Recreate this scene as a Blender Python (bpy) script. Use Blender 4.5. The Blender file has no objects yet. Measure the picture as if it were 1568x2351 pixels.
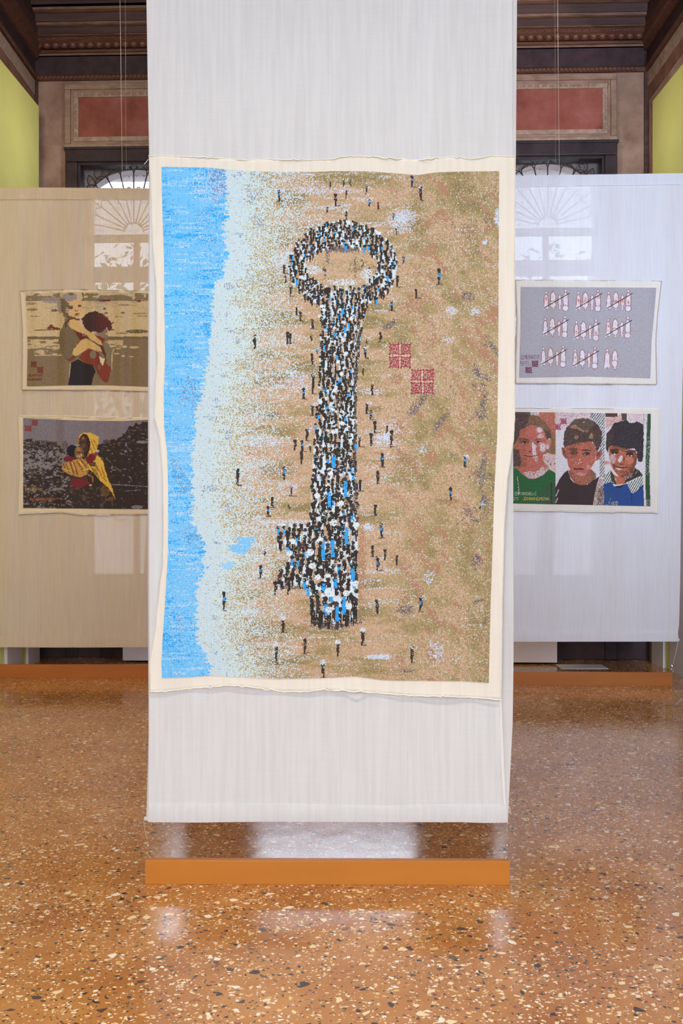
import bpy, bmesh, math, random
import numpy as np
from mathutils import Vector, Matrix

sc = bpy.context.scene
C = sc.collection
random.seed(7)
RNG = np.random.default_rng(11)

# ------------------------------------------------------------------ camera
F, CX, HY, H = 2287.0, 784.0, 1190.0, 1.5          # focal length in px, principal column, horizon row, eye height
cam_d = bpy.data.cameras.new('camera')
cam = bpy.data.objects.new('camera', cam_d); C.objects.link(cam)
cam.location = (0, 0, H); cam.rotation_euler = (math.pi/2, 0, 0)
cam_d.sensor_fit = 'VERTICAL'; cam_d.sensor_height = 36.0
cam_d.lens = 36.0*F/2351.0
cam_d.shift_y = (HY-1175.5)/2351.0
cam_d.clip_start = 0.05; cam_d.clip_end = 200
sc.camera = cam

# ------------------------------------------------------------------ world, lights, exposure
w = bpy.data.worlds.new('sky'); sc.world = w; w.use_nodes = True
bg = w.node_tree.nodes['Background']
bg.inputs[0].default_value = (0.80, 0.88, 1.0, 1); bg.inputs[1].default_value = 6.0

def area(name, loc, target, sx, sy, power, col, spread=180):
    l = bpy.data.lights.new(name, 'AREA'); l.shape = 'RECTANGLE'; l.size = sx; l.size_y = sy
    l.energy = power; l.color = col; l.spread = math.radians(spread)
    o = bpy.data.objects.new(name, l); C.objects.link(o); o.location = loc
    d = Vector(target)-Vector(loc); o.rotation_euler = d.to_track_quat('-Z', 'Y').to_euler()
    return o
# daylight of the windows in the end wall behind the photographer
area('daylight_rear_windows', (-1.5, -4.6, 3.3), (-0.6, 6.0, 2.2), 2.2, 3.6, 206, (0.97, 0.985, 0.98))
area('daylight_rear_windows', (1.9, -4.6, 3.3), (0.8, 6.0, 2.2), 2.2, 3.6, 214, (0.83, 0.975, 1.14))
# added cool fill from the right for the rear banner; the wall has no window
area('cool_side_fill', (3.15, 4.6, 3.7), (2.4, 9.0, 3.5), 0.7, 2.4, 150, (0.66, 0.78, 1.0), 130)
# warm gallery track lamps on the left
area('warm_track_lamps', (-2.4, 4.2, 5.9), (-2.4, 9.0, 1.0), 1.2, 0.3, 84, (1.0, 0.72, 0.42), 120)
# unseen overhead light, added to brighten the near floor
area('near_floor_fill', (0.0, 1.3, 6.5), (0.0, 2.2, 0.0), 3.6, 0.3, 68, (1.0, 0.92, 0.80), 80)
# two unseen lights added to brighten the green partitions
area('partition_fill', (-0.5, 8.3, 6.55), (-3.25, 10.0, 5.2), 0.2, 0.2, 3.2, (1.0, 0.97, 0.86), 44)
area('partition_fill', (0.5, 8.2, 6.55), (3.28, 9.9, 5.2), 0.2, 0.2, 3.2, (1.0, 0.97, 0.86), 44)
# added spot hidden by the front banner; its cone edge stands for a shadow edge
sp = bpy.data.lights.new('cornice_fill_spot', 'SPOT'); sp.energy = 260; sp.color = (1.0, 0.88, 0.90); sp.spot_size = math.radians(32); sp.spot_blend = 0.04; sp.shadow_soft_size = 0.02
so_ = bpy.data.objects.new('cornice_fill_spot', sp); C.objects.link(so_); so_.location = (-0.6, 7.4, 5.0)
so_.rotation_euler = (Vector((1.4, 10.63, 6.05))-Vector((-0.6, 7.4, 5.0))).to_track_quat('-Z', 'Y').to_euler()
sc.view_settings.view_transform = 'Standard'; sc.view_settings.look = 'None'
sc.view_settings.exposure = 0.0; sc.view_settings.gamma = 1.0; sc.view_settings.use_curve_mapping = False
try:
    sc.cycles.use_denoising = True
    sc.cycles.max_bounces = 6; sc.cycles.diffuse_bounces = 3; sc.cycles.glossy_bounces = 3; sc.cycles.transmission_bounces = 4; sc.cycles.transparent_max_bounces = 8
    sc.world.cycles.sampling_method = 'NONE'
    sc.cycles.use_adaptive_sampling = True; sc.cycles.adaptive_threshold = 0.1; sc.cycles.adaptive_min_samples = 16; sc.cycles.use_light_tree = False
    sc.cycles.caustics_reflective = False; sc.cycles.caustics_refractive = False
    sc.cycles.sample_clamp_indirect = 6.0
except Exception:
    pass

# ------------------------------------------------------------------ helpers
def P(x, y, D):
    """a point of the place seen at photograph pixel (x, y), D metres in front of the eye"""
    return Vector(((x-CX)*D/F, D, H-(y-HY)*D/F))

def srgb(r, g, b, k=1.0):
    f = lambda c: (c/12.92 if c <= 0.04045 else ((c+0.055)/1.055)**2.4)
    return (f(r/255)*k, f(g/255)*k, f(b/255)*k, 1)

def link(name, me, mat=None, parent=None):
    o = bpy.data.objects.new(name, me); C.objects.link(o)
    if mat is not None and me is not None and not me.materials: me.materials.append(mat)
    if parent is not None: o.parent = parent
    return o

def empty(name, loc=(0, 0, 0)):
    o = bpy.data.objects.new(name, None); C.objects.link(o); o.location = loc; o.empty_display_size = 0.1
    return o

def tag(o, label=None, cat=None, group=None, kind=None):
    if label: o['label'] = label
    if cat: o['category'] = cat
    if group: o['group'] = group
    if kind: o['kind'] = kind
    return o

def smooth(me):
    me.polygons.foreach_set('use_smooth', [True]*len(me.polygons)); return me

def mesh(name, verts, faces, sm=False):
    me = bpy.data.meshes.new(name); me.from_pydata([tuple(v) for v in verts], [], faces); me.update()
    if sm: smooth(me)
    return me

class MB:
    """collects boxes, tubes and prisms into ONE mesh"""
    def __init__(s): s.v = []; s.f = []
    def box(s, x0, x1, y0, y1, z0, z1):
        n = len(s.v)
        s.v += [(x0,y0,z0),(x1,y0,z0),(x1,y1,z0),(x0,y1,z0),(x0,y0,z1),(x1,y0,z1),(x1,y1,z1),(x0,y1,z1)]
        s.f += [tuple(n+i for i in q) for q in ((0,3,2,1),(4,5,6,7),(0,1,5,4),(1,2,6,5),(2,3,7,6),(3,0,4,7))]
        return s
    def tube(s, pts, r, k=6, closed=False, taper=None):
        pts = [Vector(p) for p in pts]; n = len(pts); base = len(s.v)
        up = Vector((0.13, 0.21, 0.97))
        for i, p in enumerate(pts):
            if closed: t = pts[(i+1) % n]-pts[i-1]
            else: t = pts[min(i+1, n-1)]-pts[max(i-1, 0)]
            if t.length < 1e-9: t = Vector((1, 0, 0))
            t.normalize()
            a = t.cross(up)
            if a.length < 1e-3: a = t.cross(Vector((1, 0, 0)))
            a.normalize(); b = t.cross(a)
            rr = r*(taper[i] if taper else 1)
            for j in range(k):
                th = 2*math.pi*j/k
                s.v.append(tuple(p+a*(math.cos(th)*rr)+b*(math.sin(th)*rr)))
        m = n if closed else n-1
        for i in range(m):
            for j in range(k):
                i2 = (i+1) % n
                s.f.append((base+i*k+j, base+i*k+(j+1) % k, base+i2*k+(j+1) % k, base+i2*k+j))
        if not closed:
            s.f.append(tuple(base+j for j in range(k-1, -1, -1)))
            s.f.append(tuple(base+(n-1)*k+j for j in range(k)))
        return s
    def prism(s, poly, y0, y1):
        """polygon in x-z, extruded along y"""
        n = len(s.v); k = len(poly)
        s.v += [(x, y0, z) for x, z in poly]+[(x, y1, z) for x, z in poly]
        s.f += [tuple(range(n, n+k)), tuple(range(n+2*k-1, n+k-1, -1))]
        s.f += [(n+i, n+k+i, n+k+(i+1) % k, n+(i+1) % k) for i in range(k)]
        return s
    def sphere(s, c, r, sx=1, sy=1, sz=1, u=10, v=6):
        n = len(s.v); c = Vector(c)
        for i in range(v+1):
            ph = math.pi*i/v
            for j in range(u):
                th = 2*math.pi*j/u
                s.v.append((c.x+r*sx*math.sin(ph)*math.cos(th), c.y+r*sy*math.sin(ph)*math.sin(th), c.z+r*sz*math.cos(ph)))
        for i in range(v):
            for j in range(u):
                s.f.append((n+i*u+j, n+(i+1)*u+j, n+(i+1)*u+(j+1) % u, n+i*u+(j+1) % u))
        return s
    def build(s, name, mat, parent=None, sm=False, bevel=0):
        me = mesh(name, s.v, s.f)
        bm = bmesh.new(); bm.from_mesh(me); bmesh.ops.recalc_face_normals(bm, faces=bm.faces); bm.to_mesh(me); bm.free()
        if sm: smooth(me)
        o = link(name, me, mat, parent)
        if bevel:
            b = o.modifiers.new('bevel', 'BEVEL'); b.width = bevel; b.segments = 2; b.limit_method = 'ANGLE'
        return o

# ------------------------------------------------------------------ materials
def mat(name):
    m = bpy.data.materials.new(name); m.use_nodes = True
    nt = m.node_tree; b = nt.nodes['Principled BSDF']
    return m, nt, b
def N(nt, typ, **kw):
    n = nt.nodes.new(typ)
    for k, v in kw.items():
        if k in n.inputs: n.inputs[k].default_value = v
        else: setattr(n, k, v)
    return n
def L(nt, a, b): nt.links.new(a, b)
def coords(nt, scale=(1, 1, 1), kind='Object', rot=(0, 0, 0)):
    tc = N(nt, 'ShaderNodeTexCoord'); mp = N(nt, 'ShaderNodeMapping')
    mp.inputs['Scale'].default_value = scale; mp.inputs['Rotation'].default_value = rot
    L(nt, tc.outputs[kind], mp.inputs['Vector']); return mp.outputs['Vector']
def ramp(nt, fac, stops, interp='LINEAR'):
    r = N(nt, 'ShaderNodeValToRGB'); r.color_ramp.interpolation = interp
    e = r.color_ramp.elements
    while len(e) < len(stops): e.new(0.5)
    for i, (p, c) in enumerate(stops): e[i].position = p; e[i].color = c
    L(nt, fac, r.inputs['Fac']); return r.outputs['Color']
def mixc(nt, fac, a, b):
    m = N(nt, 'ShaderNodeMix', data_type='RGBA')
    for s, v in ((0, fac), (6, a), (7, b)):
        if isinstance(v, (int, float, tuple)): m.inputs[s].default_value = v
        else: L(nt, v, m.inputs[s])
    return m.outputs[2]
def mth(nt, op, a, b=None):
    m = N(nt, 'ShaderNodeMath', operation=op)
    for i, v in enumerate((a, b)):
        if v is None: continue
        if isinstance(v, (int, float)): m.inputs[i].default_value = v
        else: L(nt, v, m.inputs[i])
    return m.outputs[0]
def bump(nt, b, h, strength=0.3, dist=0.01):
    n = N(nt, 'ShaderNodeBump'); n.inputs['Strength'].default_value = strength; n.inputs['Distance'].default_value = dist
    L(nt, h, n.inputs['Height']); L(nt, n.outputs['Normal'], b.inputs['Normal'])

def m_noise(name, c1, c2, scale=6, rough=0.8, stretch=(1, 1, 1), bmp=0.15, detail=6, c3=None, spec=0.3, dist=0.006):
    m, nt, b = mat(name)
    v = coords(nt, stretch)
    n = N(nt, 'ShaderNodeTexNoise', Scale=scale, Detail=detail, Roughness=0.62); L(nt, v, n.inputs['Vector'])
    st = [(0.32, c1), (0.68, c2)] if c3 is None else [(0.3, c1), (0.52, c2), (0.72, c3)]
    L(nt, ramp(nt, n.outputs['Fac'], st), b.inputs['Base Color'])
    b.inputs['Roughness'].default_value = rough; b.inputs['Specular IOR Level'].default_value = spec
    if bmp:
        n2 = N(nt, 'ShaderNodeTexNoise', Scale=scale*7, Detail=5); L(nt, v, n2.inputs['Vector'])
        bump(nt, b, n2.outputs['Fac'], bmp, dist)
    return m

def m_cloth(name, col, transl=0.3, transp=0.0, vari=0.02, scale=1.0, glow=None):
    """woven cotton: diffuse and translucent, with slubs, a fine weave and, when sheer, holes between the threads"""
    m, nt, b = mat(name); nt.nodes.remove(b)
    out = nt.nodes['Material Output']
    v = coords(nt, (1, 1, 1))
    vs = coords(nt, (60*scale, 60*scale, 3.0*scale)); n1 = N(nt, 'ShaderNodeTexNoise', Scale=1.0, Detail=2); L(nt, vs, n1.inputs['Vector'])
    vh = coords(nt, (4*scale, 4*scale, 130*scale)); n2 = N(nt, 'ShaderNodeTexNoise', Scale=1.0, Detail=1); L(nt, vh, n2.inputs['Vector'])
    s = mth(nt, 'ADD', mth(nt, 'MULTIPLY', n1.outputs['Fac'], 0.82), mth(nt, 'MULTIPLY', n2.outputs['Fac'], 0.18))
    lo = tuple(c*(1-vari*2.2) for c in col[:3])+(1,); hi = tuple(min(1, c*(1+vari)) for c in col[:3])+(1,)
    c = ramp(nt, s, [(0.36, lo), (0.62, hi)])
    nw = N(nt, 'ShaderNodeTexNoise', Scale=420.0*scale, Detail=0); L(nt, v, nw.inputs['Vector'])
    hgt = nw.outputs['Fac']
    bp = N(nt, 'ShaderNodeBump'); bp.inputs['Strength'].default_value = 0.25; bp.inputs['Distance'].default_value = 0.0012
    L(nt, hgt, bp.inputs['Height'])
    d = N(nt, 'ShaderNodeBsdfDiffuse', Roughness=0.6); t = N(nt, 'ShaderNodeBsdfTranslucent')
    for q in (d, t): L(nt, c, q.inputs['Color']); L(nt, bp.outputs['Normal'], q.inputs['Normal'])
    mx = N(nt, 'ShaderNodeMixShader'); mx.inputs[0].default_value = transl
    L(nt, d.outputs[0], mx.inputs[1]); L(nt, t.outputs[0], mx.inputs[2])
    last = mx
    if transp:
        tr = N(nt, 'ShaderNodeBsdfTransparent'); m2 = N(nt, 'ShaderNodeMixShader')
        m2.inputs[0].default_value = transp
        L(nt, last.outputs[0], m2.inputs[1]); L(nt, tr.outputs[0], m2.inputs[2]); last = m2
    L(nt, last.outputs[0], out.inputs['Surface'])
    return m

def m_print(name, transl=0.12, transp=0.0):
    """cross-stitch: each stitch carries its thread colour in a colour attribute"""
    m, nt, b = mat(name)
    a = N(nt, 'ShaderNodeVertexColor', layer_name='thread'); L(nt, a.outputs['Color'], b.inputs['Base Color'])
    b.inputs['Roughness'].default_value = 0.85; b.inputs['Specular IOR Level'].default_value = 0.15
    return m

def m_terrazzo():
    m, nt, b = mat('terrazzo')
    v0 = coords(nt, (1, 1, 1))
    dn = N(nt, 'ShaderNodeTexNoise', Scale=26.0, Detail=1); L(nt, v0, dn.inputs['Vector'])
    vm = N(nt, 'ShaderNodeVectorMath', operation='MULTIPLY_ADD'); L(nt, dn.outputs['Color'], vm.inputs[0])
    vm.inputs[1].default_value = (0.022, 0.022, 0.0); L(nt, v0, vm.inputs[2])
    v = vm.outputs[0]
    n = N(nt, 'ShaderNodeTexNoise', Scale=2.2, Detail=4, Roughness=0.65); L(nt, v0, n.inputs['Vector'])
    col = ramp(nt, n.outputs['Fac'], [(0.30, srgb(164, 104, 50)), (0.5, srgb(181, 122, 63)), (0.7, srgb(197, 141, 82))])
    nf = N(nt, 'ShaderNodeTexNoise', Scale=170.0, Detail=3); L(nt, v0, nf.inputs['Vector'])
    col = mixc(nt, mth(nt, 'MULTIPLY', mth(nt, 'SUBTRACT', nf.outputs['Fac'], 0.45), 0.9), col, srgb(140, 90, 52))
    cream = [(0.0, srgb(236, 214, 170)), (0.30, srgb(226, 190, 128)), (0.42, srgb(240, 232, 214)), (0.60, srgb(84, 66, 60)), (0.78, srgb(62, 54, 54)), (0.93, srgb(150, 84, 50)), (0.96, srgb(96, 88, 72))]
    dens = N(nt, 'ShaderNodeTexNoise', Scale=1.7, Detail=3); L(nt, v0, dens.inputs['Vector'])
    for sc_, den, lo, hi in ((120.0, 0.24, 0.10, 0.40), (66.0, 0.20, 0.12, 0.44), (36.0, 0.11, 0.16, 0.50)):
        e = N(nt, 'ShaderNodeTexVoronoi', feature='DISTANCE_TO_EDGE', Scale=sc_); L(nt, v, e.inputs['Vector'])
        f1 = N(nt, 'ShaderNodeTexVoronoi', feature='F1', Scale=sc_); L(nt, v, f1.inputs['Vector'])
        sp = N(nt, 'ShaderNodeSeparateColor'); L(nt, f1.outputs['Color'], sp.inputs[0])
        thr = mth(nt, 'ADD', mth(nt, 'MULTIPLY', sp.outputs[2], hi-lo), lo)
        big = mth(nt, 'GREATER_THAN', e.outputs['Distance'], mth(nt, 'MULTIPLY', thr, 0.55))
        dd = mth(nt, 'MULTIPLY', mth(nt, 'ADD', dens.outputs['Fac'], 0.5), den)
        on = mth(nt, 'LESS_THAN', sp.outputs[0], dd)
        cc = ramp(nt, sp.outputs[1], cream, 'CONSTANT')
        col = mixc(nt, mth(nt, 'MULTIPLY', big, on), col, cc)
    L(nt, col, b.inputs['Base Color'])
    rn = N(nt, 'ShaderNodeTexNoise', Scale=5.0, Detail=2); L(nt, v0, rn.inputs['Vector'])
    L(nt, mth(nt, 'ADD', mth(nt, 'MULTIPLY', rn.outputs['Fac'], 0.12), 0.075), b.inputs['Roughness'])
    b.inputs['Specular IOR Level'].default_value = 0.5
    bn = N(nt, 'ShaderNodeTexNoise', Scale=9.0, Detail=0); L(nt, v0, bn.inputs['Vector'])
    bump(nt, b, bn.outputs['Fac'], 0.05, 0.01)
    return m

M = {}
M['floor'] = m_terrazzo()
M['plaster'] = m_noise('aged_plaster', srgb(122, 92, 78), srgb(156, 126, 110), 3.2, 0.9, bmp=0.25, c3=srgb(176, 146, 130))
M['frame_plaster'] = m_noise('painted_moulding', srgb(134, 106, 90), srgb(166, 140, 122), 7, 0.85, bmp=0.2, stretch=(1, 1, 2))
M['band'] = m_noise('painted_band', srgb(140, 116, 100), srgb(178, 154, 136), 18, 0.85, bmp=0.2)
M['redpanel'] = m_noise('red_fresco', srgb(120, 64, 54), srgb(146, 84, 72), 3.0, 0.9, bmp=0.2, c3=srgb(158, 104, 96))
M['wood'] = m_noise('dark_carved_wood', srgb(62, 42, 40), srgb(88, 62, 58), 5, 0.6, stretch=(0.25, 3, 3), bmp=0.5)
M['wood_brown'] = m_noise('brown_carved_wood', srgb(84, 54, 42), srgb(116, 78, 60), 9, 0.6, stretch=(0.4, 3, 3), bmp=0.6)
M['wood_dark'] = m_noise('dark_frieze', srgb(54, 40, 43), srgb(76, 58, 62), 6, 0.6, bmp=0.4)
M['gilt'] = m_noise('worn_edge', srgb(100, 72, 60), srgb(140, 108, 88), 14, 0.6, stretch=(0.5, 3, 3), bmp=0.4)
M['frame_wood'] = m_noise('window_frame', srgb(40, 30, 34), srgb(64, 50, 54), 7, 0.5, bmp=0.3)
M['green'] = m_noise('green_paint', srgb(220, 218, 126), srgb(228, 226, 138), 1.6, 0.75, bmp=0.03)
M['whitepaint'] = m_noise('white_slab', srgb(214, 206, 206), srgb(226, 218, 218), 3, 0.6, bmp=0.02)
M['brown_fresco'] = m_noise('brown_fresco', srgb(104, 70, 56), srgb(140, 100, 82), 4, 0.9, bmp=0.2)
M['egg'] = m_noise('egg_wood', srgb(124, 78, 62), srgb(150, 100, 80), 9, 0.6, bmp=0.3)
M['arch_face'] = m_noise('shaded_plaster', srgb(112, 104, 106), srgb(136, 128, 128), 4, 0.9, bmp=0.1)  # grey puts the shadow on the arch front into its colour
M['intrados'] = m_noise('pale_plaster', srgb(206, 196, 194), srgb(226, 218, 216), 4, 0.9, bmp=0.1)
M['iron'] = m_noise('wrought_iron', srgb(46, 38, 36), srgb(66, 54, 50), 20, 0.5, bmp=0.2)
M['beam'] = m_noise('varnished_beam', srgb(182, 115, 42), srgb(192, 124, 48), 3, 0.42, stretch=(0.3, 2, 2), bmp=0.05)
M['beam_shaded'] = m_noise('varnished_beam_shaded', srgb(156, 92, 40), srgb(168, 102, 48), 3, 0.42, stretch=(0.3, 2, 2), bmp=0.05)  # darker copy of the beam varnish, the back row's shade put into its colour
m, nt, b = mat('steel'); b.inputs['Base Color'].default_value = srgb(214, 214, 216); b.inputs['Metallic'].default_value = 1; b.inputs['Roughness'].default_value = 0.25
n = N(nt, 'ShaderNodeTexNoise', Scale=60.0); L(nt, ramp(nt, n.outputs['Fac'], [(0.3, (0.22,)*3+(1,)), (0.7, (0.34,)*3+(1,))]), b.inputs['Roughness']); M['steel'] = m
m, nt, b = mat('nylon_line'); n = N(nt, 'ShaderNodeTexNoise', Scale=40.0)
L(nt, ramp(nt, n.outputs['Fac'], [(0.3, srgb(190, 170, 150)), (0.7, srgb(226, 214, 200))]), b.inputs['Base Color']); b.inputs['Roughness'].default_value = 0.3; M['nylon'] = m
M['rod'] = m_noise('white_rod', srgb(222, 222, 226), srgb(236, 236, 240), 5, 0.45, bmp=0.02)
M['cloth'] = m_cloth('white_cotton', (0.79, 0.812, 0.825, 1), 0.25)
M['cloth_back'] = m_cloth('white_cotton_rear', (0.80, 0.81, 0.82, 1), 0.3, 0.04)
M['hem'] = m_cloth('white_cotton_hem', (0.86, 0.85, 0.84, 1), 0.2)
M['canvas'] = m_cloth('ecru_canvas', (0.83, 0.805, 0.73, 1), 0.12, vari=0.015)
M['cloth_l'] = m_cloth('warm_lit_cotton', (0.71, 0.62, 0.50, 1), 0.28, 0.07, vari=0.02)  # white cotton; part of the warm light is put into its tan
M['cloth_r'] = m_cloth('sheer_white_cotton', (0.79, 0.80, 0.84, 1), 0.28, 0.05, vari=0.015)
M['canvas_l'] = m_cloth('ecru_canvas_left', (0.78, 0.70, 0.54, 1), 0.15, 0.0, vari=0.015)  # yellower copy of the canvas, warm light put into its colour
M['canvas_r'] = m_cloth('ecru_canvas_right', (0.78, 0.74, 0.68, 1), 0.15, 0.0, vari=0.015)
M['thread'] = m_cloth('seam_thread', (0.86, 0.82, 0.72, 1), 0.1)
M['thread_brown'] = m_cloth('brown_seam_thread', (0.52, 0.42, 0.34, 1), 0.1)
M['print'] = m_print('cross_stitch')
# glass
m, nt, b = mat('window_glass'); nt.nodes.remove(b); out = nt.nodes['Material Output']
tr = N(nt, 'ShaderNodeBsdfTransparent'); gl = N(nt, 'ShaderNodeBsdfGlossy', Roughness=0.05); fr = N(nt, 'ShaderNodeFresnel', IOR=1.45)
nz = N(nt, 'ShaderNodeTexNoise', Scale=3.0); L(nt, ramp(nt, nz.outputs['Fac'], [(0.3, (0.86, 0.89, 0.92, 1)), (0.7, (0.95, 0.96, 0.98, 1))]), tr.inputs['Color'])
mx = N(nt, 'ShaderNodeMixShader'); L(nt, fr.outputs[0], mx.inputs[0]); L(nt, tr.outputs[0], mx.inputs[1]); L(nt, gl.outputs[0], mx.inputs[2]); L(nt, mx.outputs[0], out.inputs['Surface']); M['glass'] = m
m, nt, b = mat('rondel_glass'); nt.nodes.remove(b); out = nt.nodes['Material Output']
tl = N(nt, 'ShaderNodeBsdfTranslucent'); tr = N(nt, 'ShaderNodeBsdfTransparent'); nz = N(nt, 'ShaderNodeTexNoise', Scale=9.0)
L(nt, ramp(nt, nz.outputs['Fac'], [(0.3, (0.78, 0.80, 0.86, 1)), (0.7, (0.92, 0.93, 0.96, 1))]), tl.inputs['Color'])
mx = N(nt, 'ShaderNodeMixShader'); mx.inputs[0].default_value = 0.55; L(nt, tl.outputs[0], mx.inputs[1]); L(nt, tr.outputs[0], mx.inputs[2]); L(nt, mx.outputs[0], out.inputs['Surface']); M['rondel'] = m
M['leaf'] = m_noise('foliage', srgb(58, 74, 42), srgb(110, 122, 78), 4, 0.7, bmp=0)
M['bark'] = m_noise('bark', srgb(70, 56, 44), srgb(104, 86, 70), 8, 0.9, bmp=0.4)
# ------------------------------------------------------------------ the room
BL, BR = Vector((-3.325, 10.815, 0)), Vector((3.257, 10.587, 0))
WL = (BR-BL).length
TX, TY = (BR.x-BL.x)/WL, (BR.y-BL.y)/WL
WM = Matrix.Translation(BL) @ Matrix.Rotation(math.atan2(TY, TX), 4, 'Z')      # frame of the end wall: x along it, +y out of the room
def W(px, py):
    a = (px-CX)/F
    u = (a*BL.y-BL.x)/(TX-a*TY); D = BL.y+u*TY
    return u, H-(py-HY)*D/F
def on_wall(o):
    o.matrix_world = WM; return o
CEIL = 6.95
# floor
mb = MB(); mb.box(-3.7, 3.7, -5.2, 11.4, -0.2, 0.0)
tag(mb.build('floor', M['floor']), 'polished orange-brown terrazzo floor with cream and dark chips', kind='structure')

# end wall with three window openings
uL0, zLt = W(181, 376); uL1, _ = W(427, 376)
uR0, _ = W(1133, 360); uR1, zRt = W(1386, 360)
uC0, _ = W(575, 420); zCt = 3.0; uC1, _ = W(955, 420)
SILL = 0.85
TH = 0.6
mb = MB()
edges = [(0-0.4, uL0, None), (uL1, uC0, None), (uC1, uR0, None), (uR1, WL+0.4, None)]
for a, b2, _ in edges: mb.box(a, b2, 0, TH, 0, 7.2)
for a, b2, zt in ((uL0, uL1, zLt), (uC0, uC1, zCt), (uR0, uR1, zRt)):
    mb.box(a, b2, 0, TH, 0, SILL); mb.box(a, b2, 0, TH, zt, 7.2)
wb = on_wall(mb.build('wall_back', M['plaster'])); tag(wb, 'mauve-brown aged plaster end wall', kind='structure')

def frame_ring(mb, x0, x1, z0, z1, wdt, y0, y1):
    mb.box(x0, x1, y0, y1, z1-wdt, z1); mb.box(x0, x1, y0, y1, z0, z0+wdt)
    mb.box(x0, x0+wdt, y0, y1, z0+wdt, z1-wdt); mb.box(x1-wdt, x1, y0, y1, z0+wdt, z1-wdt)
# painted wall panels over the two side windows
for k, (a, b2, zt, yo) in enumerate(((150, 458, 193, 0), (1100, 1415, 171, -15))):
    u0, _ = W(a, 300); u1, _ = W(b2, 300); mid = (a+b2)/2
    z1 = W(mid, 193+yo*1.3)[1]; zr1 = W(mid, 223+yo*1.2)[1]; zr0 = W(mid, 316+yo)[1]; z0 = W(mid, 345+yo)[1]
    t = empty('wall_panel'); t.matrix_world = WM
    tag(t, ('red fresco panel in pale painted mouldings over the left fanlight', 'red fresco panel in pale painted mouldings over the right fanlight')[k], kind='structure')
    s = (z1-z0)
    mb = MB(); frame_ring(mb, u0, u1, z0, z1, 0.065, -0.045, 0.02); mb.build('outer_moulding', M['frame_plaster'], t, bevel=0.012)
    mb = MB(); frame_ring(mb, u0+0.065, u1-0.065, z0+0.065, z1-0.055, 0.055, -0.02, 0.02); mb.build('inner_band', M['plaster'], t, bevel=0.006)
    mb = MB(); frame_ring(mb, u0+0.1, u1-0.1, zr0-0.045, zr1+0.045, 0.05, -0.032, 0.02); mb.build('ornament_band', M['band'], t, bevel=0.005)
    mb = MB(); mb.box(u0+0.12, u1-0.12, -0.012, 0.02, zr0, zr1); mb.build('red_field', M['redpanel'], t)
    mb = MB(); mb.box(u0, u1, -0.06, 0.02, z0-0.02, z0+0.045); mb.build('ledge', M['band'], t, bevel=0.01)
    # little painted leaves of the ornament band, raised a little
    pm = MB(); pm.sphere((0, 0, 0), 0.026, 1.0, 0.35, 0.5, 8, 4); base = pm.build('ornament', M['plaster'], t, sm=True)
    nn = int((u1-u0-0.3)/0.075); first = True
    for q in range(nn):
        x = u0+0.16+q*0.075
        for z in (zr1+0.02,):
            o = base if first else base.copy()
            if not first: C.objects.link(o)
            o.parent = t; o.location = (x, -0.032, z); first = False
    for q in range(int((zr1-zr0)/0.075)):
        for x in (u0+0.125, u1-0.125):
            o = base.copy(); C.objects.link(o); o.parent = t; o.location = (x, -0.032, zr0+0.04+q*0.075); o.rotation_euler = (0, math.pi/2, 0)

# vertical pilaster strips in the corners
for k, (a, b2) in enumerate(((80, 88), (1480, 1489))):
    u0 = W(a, 300)[0]; u1 = W(b2, 300)[0]
    mb = MB(); mb.box(u0-0.01, u1, -0.03, 0.02, 0, 6.25)
    tag(on_wall(mb.build('trim_%d' % (k+1), M['wood'])), 'narrow dark corner strip of the end wall', kind='structure')

# side walls
for nm, c0, c1 in (('wall_left', Vector((-3.325, 11.3, 0)), Vector((-3.36, -5.2, 0))), ('wall_right', Vector((3.257, 11.3, 0)), Vector((3.36, -5.2, 0)))):
    s = -1 if c0.x < 0 else 1
    mb = MB(); mb.prism([(c0.x, 0), (c0.x+s*0.3, 0), (c0.x+s*0.3, 7.2), (c0.x, 7.2)], -5.2, 10.9)
    tag(mb.build(nm, M['plaster']), ('left' if s < 0 else 'right')+' side wall of aged plaster', kind='structure')
# wall behind the photographer, with three window openings
mb = MB()
for a, b2 in ((-3.7, -2.3), (-0.9, -0.4), (1.0, 1.5), (2.9, 3.7)): mb.box(a, b2, -5.4, -5.0, 0, 7.2)
for a, b2 in ((-2.3, -0.9), (-0.4, 1.0), (1.5, 2.9)): mb.box(a, b2, -5.4, -5.0, 0, 0.9); mb.box(a, b2, -5.4, -5.0, 5.2, 7.2)
tag(mb.build('wall_front', M['plaster']), 'plaster wall behind the photographer with tall window openings', kind='structure')

# ceiling: boards between cross beams
cl = empty('ceiling'); tag(cl, 'dark carved timber ceiling with beams', kind='structure')
mb = MB(); mb.box(-3.7, 3.7, -5.4, 11.4, CEIL+0.12, CEIL+0.3); mb.build('boards', M['wood'], cl)
bmesh_ = MB(); bmesh_.box(-3.3, 3.3, -0.12, 0.12, 0, 0.3); bmesh_.box(-3.3, 3.3, -0.15, 0.15, 0.06, 0.12)
proto = bmesh_.build('ceiling_beam', M['wood'], cl, bevel=0.01); first = True
for q in range(18):
    y = 9.35-q*0.85
    if q == 0: o = proto
    else: o = proto.copy(); C.objects.link(o); o.parent = cl
    o.location = (0, y, CEIL-0.14)

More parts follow.
